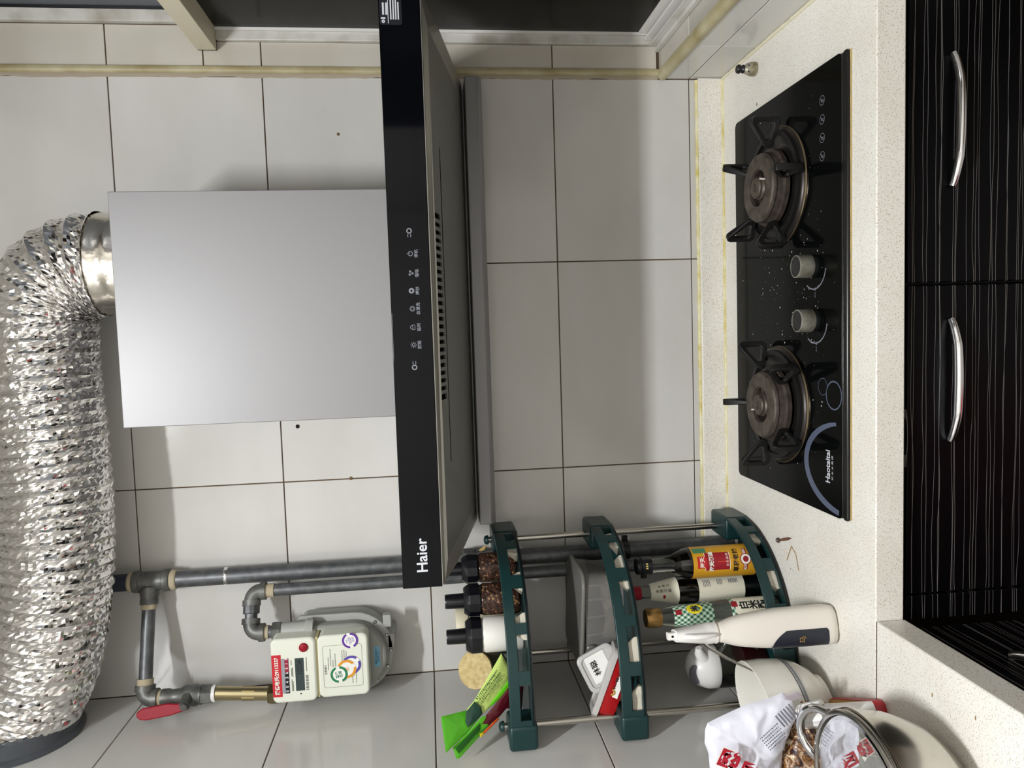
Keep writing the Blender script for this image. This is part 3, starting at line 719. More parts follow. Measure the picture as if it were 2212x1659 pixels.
# lower cover print
b = MB()
fr_ = rrect(.0640, .1490, 1.6300, 1.7060, .005); fi_ = rrect(.0646, .1484, 1.6306, 1.7054, .0046)
vo = [b.bm.verts.new(ML @ Vector((x, z, 0))) for x, z in fr_]; vi = [b.bm.verts.new(ML @ Vector((x, z, 0))) for x, z in fi_]
for i in range(len(vo)): j = (i + 1) % len(vo); b.bm.faces.new((vo[i], vo[j], vi[j], vi[i]))
rnd = random.Random(5)
for z, x0_, x1_ in ((1.6960, .100, .126), (1.6915, .108, .142), (1.6870, .106, .118), (1.6825, .106, .132), (1.6690, .116, .138), (1.6650, .116, .138), (1.6610, .116, .136), (1.6500, .070, .098), (1.6430, .070, .110)):
    x = x0_
    while x < x1_: q = rnd.uniform(.0008, .0022); rect(b, ML, x, x + q, z - .0008, z + .0008); x += q + .0006
obj('fine_print', b, T['inkgrey'], lo_, recalc=False)
letter('lettering', [('注意事项', .0052, .1010, 1.7010, .0001)], T['inkgrey'], lo_, ML)
def sticker(x, z, r, col, rot, dz, texts, ring_w=.26):
    F = frame((x, fy + .0024 - dz, z), (math.cos(rot), 0, math.sin(rot)), (-math.sin(rot), 0, math.cos(rot)))
    b = MB(); disc(b, F, r); s_ = obj('round_sticker', b, T['label'], lo_, recalc=False)
    b = MB(); F2 = F @ Matrix.Translation((0, 0, .0003))
    disc(b, F2, r, r * (1 - ring_w), 20, .25, math.pi - .25); disc(b, F2, r, r * (1 - ring_w), 20, math.pi + .25, 2 * math.pi - .25)
    m_ = mat('sticker_ink', col, .5); obj('ring_print', b, m_, s_, recalc=False)
    letter('lettering', texts, m_ if rot else T['ink'], s_, F2)
sticker(.1075, 1.6515, .0185, C(86, 70, 160), -.9, .0006, [('查', .008, 0, .0)])
sticker(.1000, 1.6610, .0185, C(224, 150, 40), 2.0, .0012, [('用', .010, 0, 0)])
sticker(.0905, 1.6760, .0165, C(30, 120, 74), .18, .0018, [('智能', .0068, 0, .0035, .0002), ('北京', .0068, 0, -.0035, .0002)])
sticker(.1570, 1.6520, .0155, C(96, 50, 150), .25, .0009, [('产品', .0040, 0, .0060), ('超出使用年限', .0026, 0, .0015), ('请勿使用', .0030, 0, -.0018), ('2020', .0052, 0, -.0062)], .26)
b = MB(); rect(b, frame((0, -.1084, 0), (1, 0, 0), (0, 0, 1)), .082, .124, 1.5985, 1.6100); obj('plate_sticker', b, mat('blue_sticker', C(116, 176, 206), .4), mt, recalc=False)
letter('lettering', [('浙制 01060016', .0052, .103, 1.6062), ('燃气表 G2.5', .0042, .103, 1.6015)], T['ink'], mt, frame((0, -.1088, 0), (1, 0, 0), (0, 0, 1)))
# drilled hole in the back wall
for x_, z_, r_ in ((1.1716, 1.644, .0035), (.4510, 1.6510, .0042)): obj('stain', MB().lathe([(r_, 0), (r_ * .6, .0006)], (x_, -.0001, z_), (0, -1, 0), 7), mat('brown_spot', C(110, 84, 54), .7), wb)
obj('drill_hole', MB().lathe([(.0042, 0), (.0042, .0006)], (.5674, -.0002, 1.7565), (0, -1, 0), 14), T['dark'], wb)
# ---------------------------------------------------------------- gas hob
ZG = .8282
hob = thing('gas_hob', 'black glass two-burner gas hob set in the worktop', 'gas hob', (.80, -.30, ZC))
gp = obj('glass_panel', MB().prism([(x, y, ZC + .0006) for x, y in rrect(.4335, 1.1660, -.4935, -.0925, .012)], (0, 0, ZG - ZC - .0006)), mat('hob_glass', C(7, 8, 8), .09, 0, .5, 0, 1.16), hob, bevel=.0012)
b = MB(); b.prism([(x, y, ZC + .0006) for x, y in rrect(.4335, 1.1660, -.5070, -.4945, .005)], (0, 0, ZG - ZC - .0014))
obj('front_bar', b, mat('hob_bar', C(16, 16, 17), .25), hob, bevel=.0025)
obj('front_edge', MB().box(.437, 1.163, -.4950, -.4940, ZC + .003, ZG - .0002), T['chrome'], hood if False else hob)
# caulk round the panel front
obj('caulk_bead', bead(((.436, -.5084, ZC + .0016), (1.164, -.5084, ZC + .0016)), .0011, 9), mat('dirty_caulk', C(190, 166, 110), .7), hob)
iron = mat('cast_iron', C(24, 23, 23), .5, .2); noise_bump(iron, 300, .25, .0006)
burnt = mat('burnt_metal', C(60, 52, 46), .6, .2); noise_col(burnt, C(40, 33, 30), C(78, 68, 60), 55, .3, .7); noise_bump(burnt, 200, .3, .0005)
cap_m = mat('burner_cap', C(96, 88, 80), .5, .4); noise_col(cap_m, C(66, 58, 52), C(100, 91, 81), 70, .3, .7)
rim_m = mat('drip_rim', C(150, 134, 110), .28, .9)
def burner(x, y, a0):
    bn = obj('burner', MB().lathe([(.0690, .010), (.0690, .018), (.0640, .021), (.0620, .033), (.0600, .0345), (.0560, .036), (.0340, .036), (.0320, .034), (.0320, .012)], (x, y, ZG), n=56, cap0=False, cap1=False), burnt, hob, smooth=35)
    obj('cap_ring', MB().lathe([(.0330, .0355), (.0335, .0385), (.0585, .0385), (.0605, .0350)], (x, y, ZG), n=56, cap0=False, cap1=False), cap_m, bn, smooth=35)
    obj('flame_slots', MB().lathe([(.0628, .0300), (.0632, .0302), (.0632, .0312), (.0628, .0314)], (x, y, ZG), n=56, cap0=False, cap1=False), T['dark'], bn)
    obj('inner_cap', MB().lathe([(.0215, .008), (.0215, .034), (.0190, .037), (.0190, .041), (.0170, .043), (.0075, .043), (.0070, .041), (.0001, .041)], (x, y, ZG), n=36, cap0=False), cap_m, bn, smooth=35)
    for k in range(3):
        a = a0 + 1.0 + k * 2.094
        obj('spoke', MB().box(-.006, .006, .019, .034, .026, .033, Matrix.Translation((x, y, ZG)) @ Matrix.Rotation(a, 4, 'Z')), burnt, bn)
    obj('drip_ring', MB().lathe([(.0640, .0035), (.0760, .0040), (.0830, .0075), (.0890, .0065), (.0960, .0085), (.1050, .0060), (.1068, .0010)], (x, y, ZG), n=64, cap0=False, cap1=False), mat('drip_pan', C(52, 48, 46), .35, .7), hob, smooth=60)
    obj('bright_rim', MB().lathe([(.1062, .0005), (.1075, .0030), (.1085, .0030), (.1092, .0004)], (x, y, ZG), n=64, cap0=False, cap1=False), rim_m, hob, smooth=60)
    ps = obj('pan_support', MB().lathe([(.0925, .0080), (.0925, .0130), (.1010, .0130), (.1010, .0080), (.0925, .0080)], (x, y, ZG), n=48, cap0=False, cap1=False), iron, hob, smooth=40)
    for k in range(5):
        a = a0 + k * 2 * math.pi / 5; M_ = Matrix.Translation((x, y, ZG)) @ Matrix.Rotation(a, 4, 'Z')
        P = [(.1000, .0090), (.1170, .0080), (.1235, .0140), (.1240, .0540), (.1210, .0610), (.1130, .0620), (.1060, .0570), (.0740, .0330), (.0690, .0230), (.0730, .0150), (.0900, .0130)]
        O = [Vector((r, 0, z)) for r, z in P]; c_ = Vector((.1040, 0, .0310))
        I = [c_ + (p - c_) * .58 for p in O]
        w_ = .0042; q = MB()
        R_ = []
        for off in (-w_, w_):
            R_.append(([q.bm.verts.new(M_ @ (p + Vector((0, off * (1.5 if p.x > .1 else .8), 0)))) for p in O], [q.bm.verts.new(M_ @ (p + Vector((0, off * 1.1, 0)))) for p in I]))
        (oa, ia), (ob, ib) = R_; n_ = len(O)
        for i in range(n_):
            j = (i + 1) % n_
            q.bm.faces.new((oa[i], oa[j], ia[j], ia[i])); q.bm.faces.new((ob[j], ob[i], ib[i], ib[j]))
            q.bm.faces.new((oa[j], oa[i], ob[i], ob[j])); q.bm.faces.new((ia[i], ia[j], ib[j], ib[i]))
        obj('prong', q, iron, ps, bevel=.0015)
    # ignition pin
    obj('ignition_pin', MB().cyl((x + .024 * math.cos(a0 + .4), y + .024 * math.sin(a0 + .4), ZG + .02), (x + .026 * math.cos(a0 + .4), y + .026 * math.sin(a0 + .4), ZG + .044), .0016, n=8), T['white'], bn)
burner(1.0000, -.2790, math.radians(-84))
burner(.6015, -.2815, math.radians(92))
kn_m = mat('knob_metal', C(150, 148, 138), .4, .5); noise_col(kn_m, C(124, 120, 104), C(168, 166, 156), 60, .3, .7)
for x, y in ((.8457, -.4085), (.7549, -.4120)):
    k = obj('knob', MB().lathe([(.0195, .0080), (.0200, .0090), (.0190, .0320), (.0172, .0330), (.0170, .0315)], (x, y, ZG), n=40, cap0=True, cap1=False), kn_m, hob, smooth=40)
    obj('knob_top', MB().lathe([(.0170, .0312), (.0040, .0316)], (x, y, ZG), n=32), mat('knob_black', C(34, 34, 34), .4), k, smooth=40)
    obj('knob_collar', MB().lathe([(.0185, 0), (.0190, .0015), (.0175, .0080)], (x, y, ZG), n=32), T['black'], k, smooth=40)
    F = Matrix.Translation((x, y, ZG + .0002))
    b = MB(); disc(b, F, .0395, .0372, 30, math.radians(143), math.radians(258)); disc(b, F @ Matrix.Translation((-.0385, -.004, 0)), .0026, .0016, 12); disc(b, F @ Matrix.Translation((-.008, -.0375, 0)), .0022, .0012, 12)
    obj('dial_print', b, T['printdim'], gp, recalc=False)
    letter('lettering', [('大火', .0050, -.0480, -.0040)], T['printdim'], gp, F)
b = MB(); GM = Matrix.Translation((0, 0, ZG + .0002))
for i, x in enumerate((1.1093, 1.0792, 1.0498, 1.0207)):
    F = GM @ Matrix.Translation((x, -.4365, 0)); b = MB()
    disc(b, F, .0078, .0070, 28); a = math.radians((60, 52, 58, 48)[i])
    F3 = F @ Matrix.Rotation(a, 4, 'Z'); rect(b, F3, -.0072, .0072, -.0004, .0004)
    F4 = F @ Matrix.Translation((.0002, -.0005, .0001)); disc(b, F4, .0034, .0027, 14, .4, 5.2); rect(b, F4, -.0004, .0004, -.0045, .0030)
    obj('warning_icon', b, T['printdim'], gp, recalc=False)
letter('lettering', [('Haotaitai', .0190, .5135, -.4520, .0004, .80), ('好 太 太 集 团', .0058, .5130, -.4655, 0, 1.15)], T['print'], gp, GM)
b = MB(); disc(b, GM @ Matrix.Translation((.6447, -.4360, 0)), .0145, .0136, 32); obj('ring_print', b, T['printblue'], gp, recalc=False)
b = MB(); disc(b, GM @ Matrix.Translation((.6325, -.4700, 0)), .0240, .0216, 40); obj('ring_print', b, T['printblue'], gp, recalc=False)
# swoosh: a thick crescent sweeping from the front edge to the left side
b = MB(); n_ = 40; O_, I_ = [], []
for i in range(n_ + 1):
    t = i / n_; a = math.radians(8 + 168 * t)
    wdt = .0135 * math.sin(math.pi * (.18 + .72 * (1 - t))) + .0015
    cxs, cys, rx, ry = .5140, -.4930, .0760, .1195
    O_.append((cxs + rx * math.cos(a), cys + ry * math.sin(a))); I_.append((cxs + (rx - wdt) * math.cos(a), cys + (ry - wdt) * math.sin(a)))
vo = [b.bm.verts.new((x, max(y, -.4930), ZG + .0002)) for x, y in O_]; vi = [b.bm.verts.new((x, max(y, -.4930), ZG + .0002)) for x, y in I_]
for i in range(n_): b.bm.faces.new((vo[i], vo[i + 1], vi[i + 1], vi[i]))
obj('swoosh_print', b, T['printblue'], gp, recalc=False)
# dried splashes
b = MB(); rd = random.Random(21)
for _ in range(230):
    x = rd.gauss(.80, .085) if rd.random() < .75 else rd.uniform(.46, 1.15); y = rd.uniform(-.44, -.20) if rd.random() < .8 else rd.uniform(-.49, -.10)
    if not (.44 < x < 1.16): continue
    disc(b, Matrix.Translation((x, y, ZG + .0004)) @ Matrix.Rotation(rd.random() * 3, 4, 'Z'), rd.choice((.0004, .0006, .0008, .0014)) * rd.uniform(.7, 1.3), 0, 6, ry=rd.uniform(.5, 1))
sp = obj('dried_splashes', b, mat('white_splash', C(196, 192, 184), .6), gp, recalc=False); sp['kind'] = 'stuff'
# pressure-cooker weight and loose screw on the worktop
pw = thing('pressure_cooker_weight', 'small pressure-cooker weight with black knob by the right wall', 'valve weight', (1.2480, -.176, ZC))
wm = mat('aged_zinc', C(150, 142, 118), .45, .5); noise_col(wm, C(118, 106, 74), C(176, 172, 156), 90, .3, .7)
obj('weight', MB().lathe([(.0125, 0), (.0135, .004), (.0130, .012), (.0080, .0235), (.0072, .0245)], (1.2480, -.176, ZC), n=24), wm, pw, smooth=40)
for a in (.2, 1.3, 2.4): obj('vent_hole', MB().lathe([(.0016, 0), (.0016, .0008)], (1.248 + .0102 * math.sin(a - .9), -.176 - .0102 * math.cos(a - .9), ZC + .018), (math.sin(a - .9), -math.cos(a - .9), .45), 10), T['dark'], pw)
obj('knob', MB().lathe([(.0070, .0240), (.0085, .0262), (.0070, .0290), (.0062, .0300), (.0085, .0330), (.0085, .0370), (.0070, .0390)], (1.2480, -.176, ZC), n=24), T['black'], pw, smooth=40)
sc_ = thing('wood_screw', 'small rusty wood screw lying on the worktop beside the rack', 'screw', (.345, -.285, ZC))
s0, s1 = Vector((.3370, -.2640, ZC + .0036)), Vector((.3535, -.3110, ZC + .0016)); sd = s1 - s0
rust = mat('rusty_steel', C(120, 84, 66), .6, .4)
obj('shank', MB().lathe([(.0021, 0), (.0021, .018)] + [((.0029 if i % 2 else .0020), .018 + i * .0018) for i in range(13)] + [(.0004, sd.length)], s0, sd, 12), rust, sc_)
obj('head', MB().lathe([(.0048, 0), (.0048, .0012), (.0022, .0040)], s0 - sd.normalized() * .002, sd, 20), mat('screw_head', C(92, 84, 78), .5, .6), sc_, smooth=40)
# ---------------------------------------------------------------- corner rack
rack = thing('corner_shelf_rack', 'dark green three-tier quarter-round corner rack on steel posts', 'rack', (.16, -.15, ZC))
RCV = [(.3475, -.118), (.3455, -.140), (.3340, -.185), (.3060, -.2370), (.2630, -.2830), (.2200, -.3100), (.1750, -.3290), (.1200, -.3440), (.0700, -.3500), (.0420, -.3510)]
def spl(P, k=5):
    Q = [Vector((x, y, 0)) for x, y in P]; Q = [2 * Q[0] - Q[1]] + Q + [2 * Q[-1] - Q[-2]]; out = []
    for i in range(1, len(Q) - 2):
        a, b_, c_, d_ = Q[i - 1:i + 3]
        for j in range(k):
            t = j / k; out.append(.5 * ((2 * b_) + (c_ - a) * t + (2 * a - 5 * b_ + 4 * c_ - d_) * t * t + (3 * b_ - a - 3 * c_ + d_) * t ** 3))
    return out + [Q[-2]]
CV = spl(RCV); NC = len(CV)
def nrm(i):
    t = (CV[min(i + 1, NC - 1)] - CV[max(i - 1, 0)]).normalized(); return Vector((-t.y, t.x, 0)) if (-t.y * .2 + t.x * -.2) > 99 else Vector((t.y, -t.x, 0))
def inward(i):
    n_ = nrm(i); c_ = Vector((.14, -.14, 0)) - CV[i]; return n_ if n_.dot(c_) > 0 else -n_
def band(z0, z1, i0, i1, th=.0045, lean=0):
    R_ = []
    for i in range(i0, i1 + 1):
        p, q = CV[i], inward(i) * th
        R_.append([(p.x, p.y, z0), (p.x + q.x, p.y + q.y, z0), (p.x + q.x, p.y + q.y, z1), (p.x, p.y, z1)])
    return MB().rings(R_)
STEP = .0
def shelf(z):
    """z = underside; 45 mm high"""
    zt = z + .045
    fl_ = [(X0 + .006, -.350), (X0 + .006, -.016), (.220, -.016), (.220, -.090), (.300, -.090), (.300, -.045), (.343, -.045)] + [(p.x, p.y) for p in CV]
    fo = obj('shelf_tray', MB().prism([(x, y, z + .002) for x, y in fl_], (0, 0, .004)), T['green'], rack)
    obj('front_rail', band(zt - .020, zt, 0, NC - 1, .006), T['green'], fo, bevel=.0015)
    obj('bottom_edge', band(z, z + .005, 0, NC - 1, .004), T['black'], fo)
    for i0 in range(4, NC - 5, 8):
        obj('rib', band(z + .003, zt - .018, i0 + 4, i0 + 6, .0045), T['green'], fo)
    # end blocks that grip the posts
    a = CV[0]; obj('end_block', MB().box(.300, .3490, -.125, -.040, z - .004, zt + .002), T['green'], fo, bevel=.006, seg=3)
    obj('end_block', MB().box(X0 + .004, .0620, -.3535, -.288, z - .004, zt + .002), T['green'], fo, bevel=.006, seg=3)
    obj('back_rail', MB().box(X0 + .006, .220, -.022, -.016, z + .004, zt), T['green'], fo)
    return z + .006
SZ1, SZ2, SZ3 = 1.3150, 1.1140, .8245
f1, f2, f3 = shelf(SZ1), shelf(SZ2), shelf(SZ3)
for x, y, zt in ((.3190, -.072, 1.372), (.0405, -.307, 1.372), (.0560, -.042, 1.366)):
    p_ = obj('post', MB().cyl((x, y, ZC + .001), (x, y, zt), .0064), T['steel'], rack, smooth=40)
    obj('post_cap', MB().lathe([(.0095, 0), (.0098, .003), (.0080, .008), (.0030, .010)], (x, y, zt - .005), n=20), T['green'], p_, smooth=60)
# folded paper lining that shows through the openings
lin = 0
for z, seed, spans in ((f1, 3, ((6, 11), (15, 18), (22, 27))), (f2, 5, ((5, 11), (13, 19), (28, 34), (36, 41))), (f3, 8, ((8, 12), (16, 21), (24, 28)))):
    rd = random.Random(seed)
    for i0, i1 in spans:
        mb = MB(); R_ = []
        for i in range(i0, i1 + 1):
            p = CV[i] + inward(i) * (.008 + .003 * rd.random()); s_ = math.sin(math.pi * (i - i0) / (i1 - i0)); h = .004 + .022 * s_ ** .6 * rd.uniform(.8, 1.1); q = inward(i) * (.012 + .01 * rd.random())
            R_.append([(p.x, p.y, z), (p.x, p.y, z + h), (p.x + q.x * .3, p.y + q.y * .3, z + h + .001), (p.x + q.x, p.y + q.y, z)])
        mb.rings(R_); o = obj('paper_liner', mb, T['paper'], rack)

# ---------------------------------------------------------------- things on the top shelf
def pepper_mat(name, a, b_, c_):
    m = mat(name, a, .35, 0, .4)
    tc = nd(m, 'ShaderNodeTexCoord'); v = nd(m, 'ShaderNodeTexVoronoi'); v.inputs['Scale'].default_value = 260
    r = nd(m, 'ShaderNodeValToRGB'); r.color_ramp.elements[0].position = .0; r.color_ramp.elements[1].position = .9
    r.color_ramp.elements[0].color = a; r.color_ramp.elements[1].color = b_; e = r.color_ramp.elements.new(.97); e.color = c_
    sp_ = nd(m, 'ShaderNodeSeparateColor'); bp_ = nd(m, 'ShaderNodeBump'); bp_.inputs['Strength'].default_value = .9; bp_.inputs['Distance'].default_value = .002; bp_.invert = True
    ln(m, tc.outputs['Object'], v.inputs['Vector']); ln(m, v.outputs['Color'], sp_.inputs[0]); ln(m, sp_.outputs[0], r.inputs[0]); ln(m, r.outputs[0], bsdf(m).inputs['Base Color'])
    ln(m, v.outputs['Distance'], bp_.inputs['Height']); ln(m, bp_.outputs[0], bsdf(m).inputs['Normal'])
    return m
pep = pepper_mat('peppercorn', C(44, 26, 20), C(96, 64, 50), C(180, 140, 96))
lidm = mat('jar_lid_black', C(14, 15, 20), .28)
def spice(label, x, y, filling, r, fillm, spin=.3):
    t = thing('spice_jar', label, 'jar', (x, y, f1), 'spice jars with black spout lids')
    z = f1 + .0005
    obj('jar', MB().lathe([(r - .003, 0), (r, .003), (r, .070), (r - .004, .0785), (r - .0065, .080)], (x, y, z), n=40), T['clear'] if filling else fillm, t, smooth=50)
    if filling: obj('peppercorns', MB().lathe([(r - .004, .002), (r - .0022, .004), (r - .0022, .0685), (r - .006, .0735)], (x, y, z), n=40), fillm, t, smooth=50)['kind'] = 'stuff'
    l = obj('lid', MB().lathe([(r + .001, .0775), (r + .0012, .0960), (r - .002, .1020), (r - .006, .1070)], (x, y, z), n=12, ph=spin), lidm, t, smooth=25)
    obj('spout', MB().lathe([(.0142, .1060), (.0135, .1400), (.0125, .1425)], (x, y, z), n=24), lidm, l, smooth=40)
spice('right jar of dark peppercorns on the top shelf beside the hood', .2890, -.160, True, .0290, pep)
spice('middle jar of brown peppercorns on the top rack shelf', .2440, -.2130, True, .0300, pep, .1)
spice('white salt jar with black spout lid on the top rack shelf', .1870, -.2420, False, .0325, mat('salt_jar', C(230, 228, 220), .4), .2)
# jar with a tan lid tipped towards the room
tj = thing('tan_lid_jar', 'jar tipped forward with round tan lid facing out', 'jar', (.09, -.15, f1), None)
dv = Vector((.30, -.84, .45)).normalized(); ce = Vector((.1115, -.2240, 1.4125))
obj('jar', MB().lathe([(.024, 0), (.0305, .004), (.0305, .075), (.029, .080)], ce - dv * .094, dv, 36), mat('smoky_jar', C(120, 116, 92), .25, 0, .5, .3), tj, smooth=50)
obj('band', MB().lathe([(.0335, 0), (.0335, .015)], ce - dv * .018, dv, 40), mat('olive_band', C(92, 86, 54), .5), tj, smooth=40)
lm = mat('tan_lid', C(188, 166, 112), .65); noise_col(lm, C(172, 148, 94), C(204, 184, 132), 120, .3, .7)
obj('lid', MB().lathe([(.0350, 0), (.0355, .003), (.0345, .0055), (.0310, .006)], ce - dv * .006, dv, 44), lm, tj, smooth=40)
cj = thing('cream_lid_jar', 'cream plastic jar standing behind the peppercorn jars', 'jar', (.150, -.095, f1))
obj('jar', MB().lathe([(.032, 0), (.033, .003), (.033, .098)], (.150, -.095, f1 + .0005), n=36), mat('cream_jar', C(196, 190, 166), .4), cj, smooth=40)
obj('lid', MB().lathe([(.0355, .096), (.0360, .098), (.0360, .118), (.0340, .121)], (.150, -.095, f1 + .0005), n=36), mat('cream_lid', C(220, 212, 184), .45), cj, smooth=40)
# two seasoning packets leaning out to the left
gm = mat('lime_film', C(92, 190, 40), .3); gl = mat('pale_lime_print', C(198, 222, 120), .35); gd = mat('dark_green_print', C(34, 70, 56), .25)
gb = mat('bright_green', C(120, 236, 40), .3); rdm = mat('dark_red_film', C(84, 16, 28), .25); org = mat('orange_film', C(226, 96, 30), .35); yel = mat('yellow_film', C(236, 214, 40), .4); gdk = mat('painted_shade_green', C(30, 96, 20), .35)
p1 = thing('seasoning_packet', 'lime green seasoning packet with pale label leaning out of the top shelf', 'packet', (.11, -.28, f1))
mbp, n1, c1 = pillow([(.167, -.285, 1.366), (.140, -.288, 1.352), (.115, -.272, 1.328), (.094, -.280, 1.345), (.098, -.296, 1.360), (.077, -.323, 1.406), (.092, -.335, 1.435), (.104, -.326, 1.420)], .008, noise=.0006)
obj('pouch', mbp, gl, p1, smooth=60)
obj('top_fold', pillow([(.097, -.360, 1.480), (.089, -.331, 1.437), (.077, -.322, 1.405), (.057, -.350, 1.437), (.046, -.385, 1.474)], .0015, noise=.0004)[0], gm, p1, smooth=60)
obj('seal_band', pillow([(.105, -.3325, 1.420), (.093, -.3310, 1.409), (.079, -.3300, 1.407), (.067, -.3490, 1.434), (.077, -.3470, 1.438), (.092, -.3420, 1.436)], .0018)[0], gd, p1, smooth=60)
obj('green_stripe', pillow([(.128, -.2985, 1.350), (.104, -.2990, 1.352), (.086, -.3200, 1.392), (.092, -.3215, 1.392)], .0012)[0], gb, p1, smooth=60)
b = MB(); u = (Vector((.096, -.335, 1.425)) - Vector((.150, -.290, 1.362))); PM = frame((.140, -.3030, 1.373), u, Vector((-.4, -.1, -.6)))
rd = random.Random(4)
for r_ in range(3):
    x = 0
    while x < .062: q = rd.uniform(.0012, .0028); rect(b, PM, x, x + q, -.006 + r_ * .006, -.003 + r_ * .006 + rd.uniform(-.001, .001)); x += q + .0016
obj('fine_print', b, mat('olive_ink', C(84, 110, 60), .6), p1, recalc=False)
p2 = thing('seasoning_packet', 'dark red and green seasoning packet behind the lime packet', 'packet', (.08, -.30, f1))
obj('pouch', pillow([(.113, -.306, 1.356), (.102, -.286, 1.327), (.060, -.288, 1.332), (.079, -.304, 1.357), (.062, -.315, 1.380), (.050, -.330, 1.407), (.060, -.338, 1.422), (.073, -.325, 1.401)], .006, noise=.0005, back=.3)[0], rdm, p2, smooth=60)
obj('top_fold', pillow([(.046, -.370, 1.462), (.058, -.352, 1.437), (.076, -.330, 1.407), (.064, -.318, 1.381), (.047, -.333, 1.407), (.027, -.372, 1.451), (.029, -.376, 1.457)], .0012)[0], gm, p2, smooth=60)
obj('inner_shade', pillow([(.046, -.3725, 1.458), (.056, -.3555, 1.436), (.068, -.338, 1.412), (.056, -.3395, 1.412), (.036, -.3735, 1.452)], .0006)[0], gdk, p2, smooth=60)  # shade inside the fold, painted as a darker green sheet
obj('orange_stripe', pillow([(.0660, -.3215, 1.379), (.0615, -.3195, 1.377), (.0465, -.3370, 1.405), (.0510, -.3390, 1.408)], .0008)[0], org, p2, smooth=60)
obj('yellow_stripe', pillow([(.0515, -.3395, 1.4075), (.0465, -.3372, 1.4048), (.0435, -.3425, 1.4130), (.0520, -.3440, 1.4140)], .0008)[0], yel, p2, smooth=60)

# ---------------------------------------------------------------- things on the middle shelf
ct = thing('clear_storage_box', 'clear plastic storage box with grey lid on the middle shelf', 'storage box', (.19, -.15, f2))
smoke = mat('smoked_clear', (.62, .60, .57, 1), .12, 0, .5, .75, 1.2)
def curvebox(x0, x1, y0, y1, z0, z1, inset, k=0):
    top_, bot_ = [], []
    base = rrect(x0, x1, y0, y1, .028, 8)
    cx_, cy_ = (x0 + x1) / 2, (y0 + y1) / 2
    return [[(cx_ + (x - cx_) * s, cy_ + (y - cy_) * s, z) for x, y in base] for z, s in ((z0, 1 - inset), (z1, 1))]
R_ = curvebox(.108, .282, -.236, -.092, f2 + .0005, 1.198, .12)
obj('box', MB().rings(R_, True, False), smoke, ct, smooth=60)
obj('contents', pillow([(.258, -.170, f2 + .004), (.140, -.190, f2 + .006), (.140, -.185, 1.160), (.180, -.185, 1.152), (.252, -.168, 1.166)], .016, noise=.003)[0], mat('grey_bag', C(150, 142, 132), .5), ct)
LM = Matrix.Translation((.195, -.146, 1.1995)) @ Matrix.Rotation(math.radians(3), 4, 'Y')
L0 = [LM @ Vector((x - .195, y + .146, 0)) for x, y in rrect(.102, .288, -.242, -.086, .032, 8)]
obj('lid', MB().prism(L0, LM.to_3x3() @ Vector((0, 0, .0085))), mat('grey_lid', C(118, 116, 110), .4, 0, .5, .15), ct, bevel=.003)
for x in (.135, .165, .200, .235, .262): obj('flute', MB().tube([(x, -.2335 + abs(x - .195) * .02, 1.196), (x * .94 + .0117, -.2235 + abs(x - .195) * .02, f2 + .02)], .0022, 8), smoke, ct, smooth=60)
ck = MB(); ck.lathe([(.0105, 0), (.0125, .004), (.0125, .007), (.0080, .010)], (.1375, -.2340, 1.187), (-.1, -1, .1), 22); ck.box(.136, .139, -.244, -.238, 1.125, 1.182)
obj('clip', ck, mat('clip_grey', C(110, 106, 100), .25, 0, .5, .4), ct, smooth=40)
def tub(label, M_, sx, sy, h, bodym, stickM=None, text_=None):
    t = thing('food_tub', label, 'tub', M_.translation, 'plastic food tubs on the middle shelf')
    base = rrect(-sx / 2, sx / 2, -sy / 2, sy / 2, .012, 5)
    obj('tub', MB().rings([[M_ @ Vector((x * s, y * s, z)) for x, y in base] for z, s in ((0, .86), (.002, .9), (h, .97))]), bodym, t, smooth=50)
    l = obj('lid', MB().rings([[M_ @ Vector((x * s, y * s, z)) for x, y in base] for z, s in ((h - .004, 1.0), (h - .004, 1.05), (h + .005, 1.05), (h + .006, 1.02), (h + .006, .86), (h + .003, .84))]), mat('milky_lid', C(214, 212, 208), .3, 0, .5, .25), t, smooth=40)
    return t, l
milky = mat('milky_tub', C(200, 190, 188), .3, 0, .5, .3); redf = mat('chilli_sauce', C(176, 26, 30), .25)
# first tub stands on edge with its lid facing the room, the second lies aslant in front
M1 = frame((.108, -.247, 1.1640), (.92, .35, .12), (-.05, .45, .9)); M1 = frame((.1135, -.2600, 1.1750), (.86, .30, .40), (-.40, -.05, .92))
M1.translation = Vector((.1085, -.2430, 1.1760))
t1, l1 = tub('square tub with milky lid facing out on the middle shelf', M1, .068, .070, .024, milky)
b = MB(); F = M1 @ Matrix.Translation((0, 0, .0278)); rect(b, F, -.022, .028, -.018, .022); obj('sticker', b, T['label'], l1, recalc=False)
letter('lettering', [('林聪', .014, .004, .008, .0003)], T['ink'], l1, F @ Matrix.Translation((0, 0, .0006)))
b = MB(); disc(b, F @ Matrix.Translation((-.012, -.010, .0006)), .006, .003); obj('seal_print', b, mat('olive_seal', C(110, 100, 50), .5), l1, recalc=False)
M2 = frame((.086, -.292, 1.1460), (.86, .06, -.36), (-.20, .90, -.10)); M2.translation = Vector((.0890, -.2850, 1.1420))
t2, l2 = tub('tub of red chilli sauce with milky lid lying aslant', M2, .124, .060, .034, redf)
b = MB(); F = M2 @ frame((0, -.0278, .0165), (1, 0, 0), (0, .10, 1)); rect(b, F, -.020, .034, -.011, .0105); obj('sticker', b, T['label'], t2, recalc=False)
letter('lettering', [('林聪王', .0125, .012, .003, .0003)], T['ink'], t2, F @ Matrix.Translation((0, 0, .0006)))
b = MB(); disc(b, F @ Matrix.Translation((-.012, .001, .0006)), .0058, .0028); obj('seal_print', b, mat('gold_seal', C(170, 140, 50), .5), t2, recalc=False)

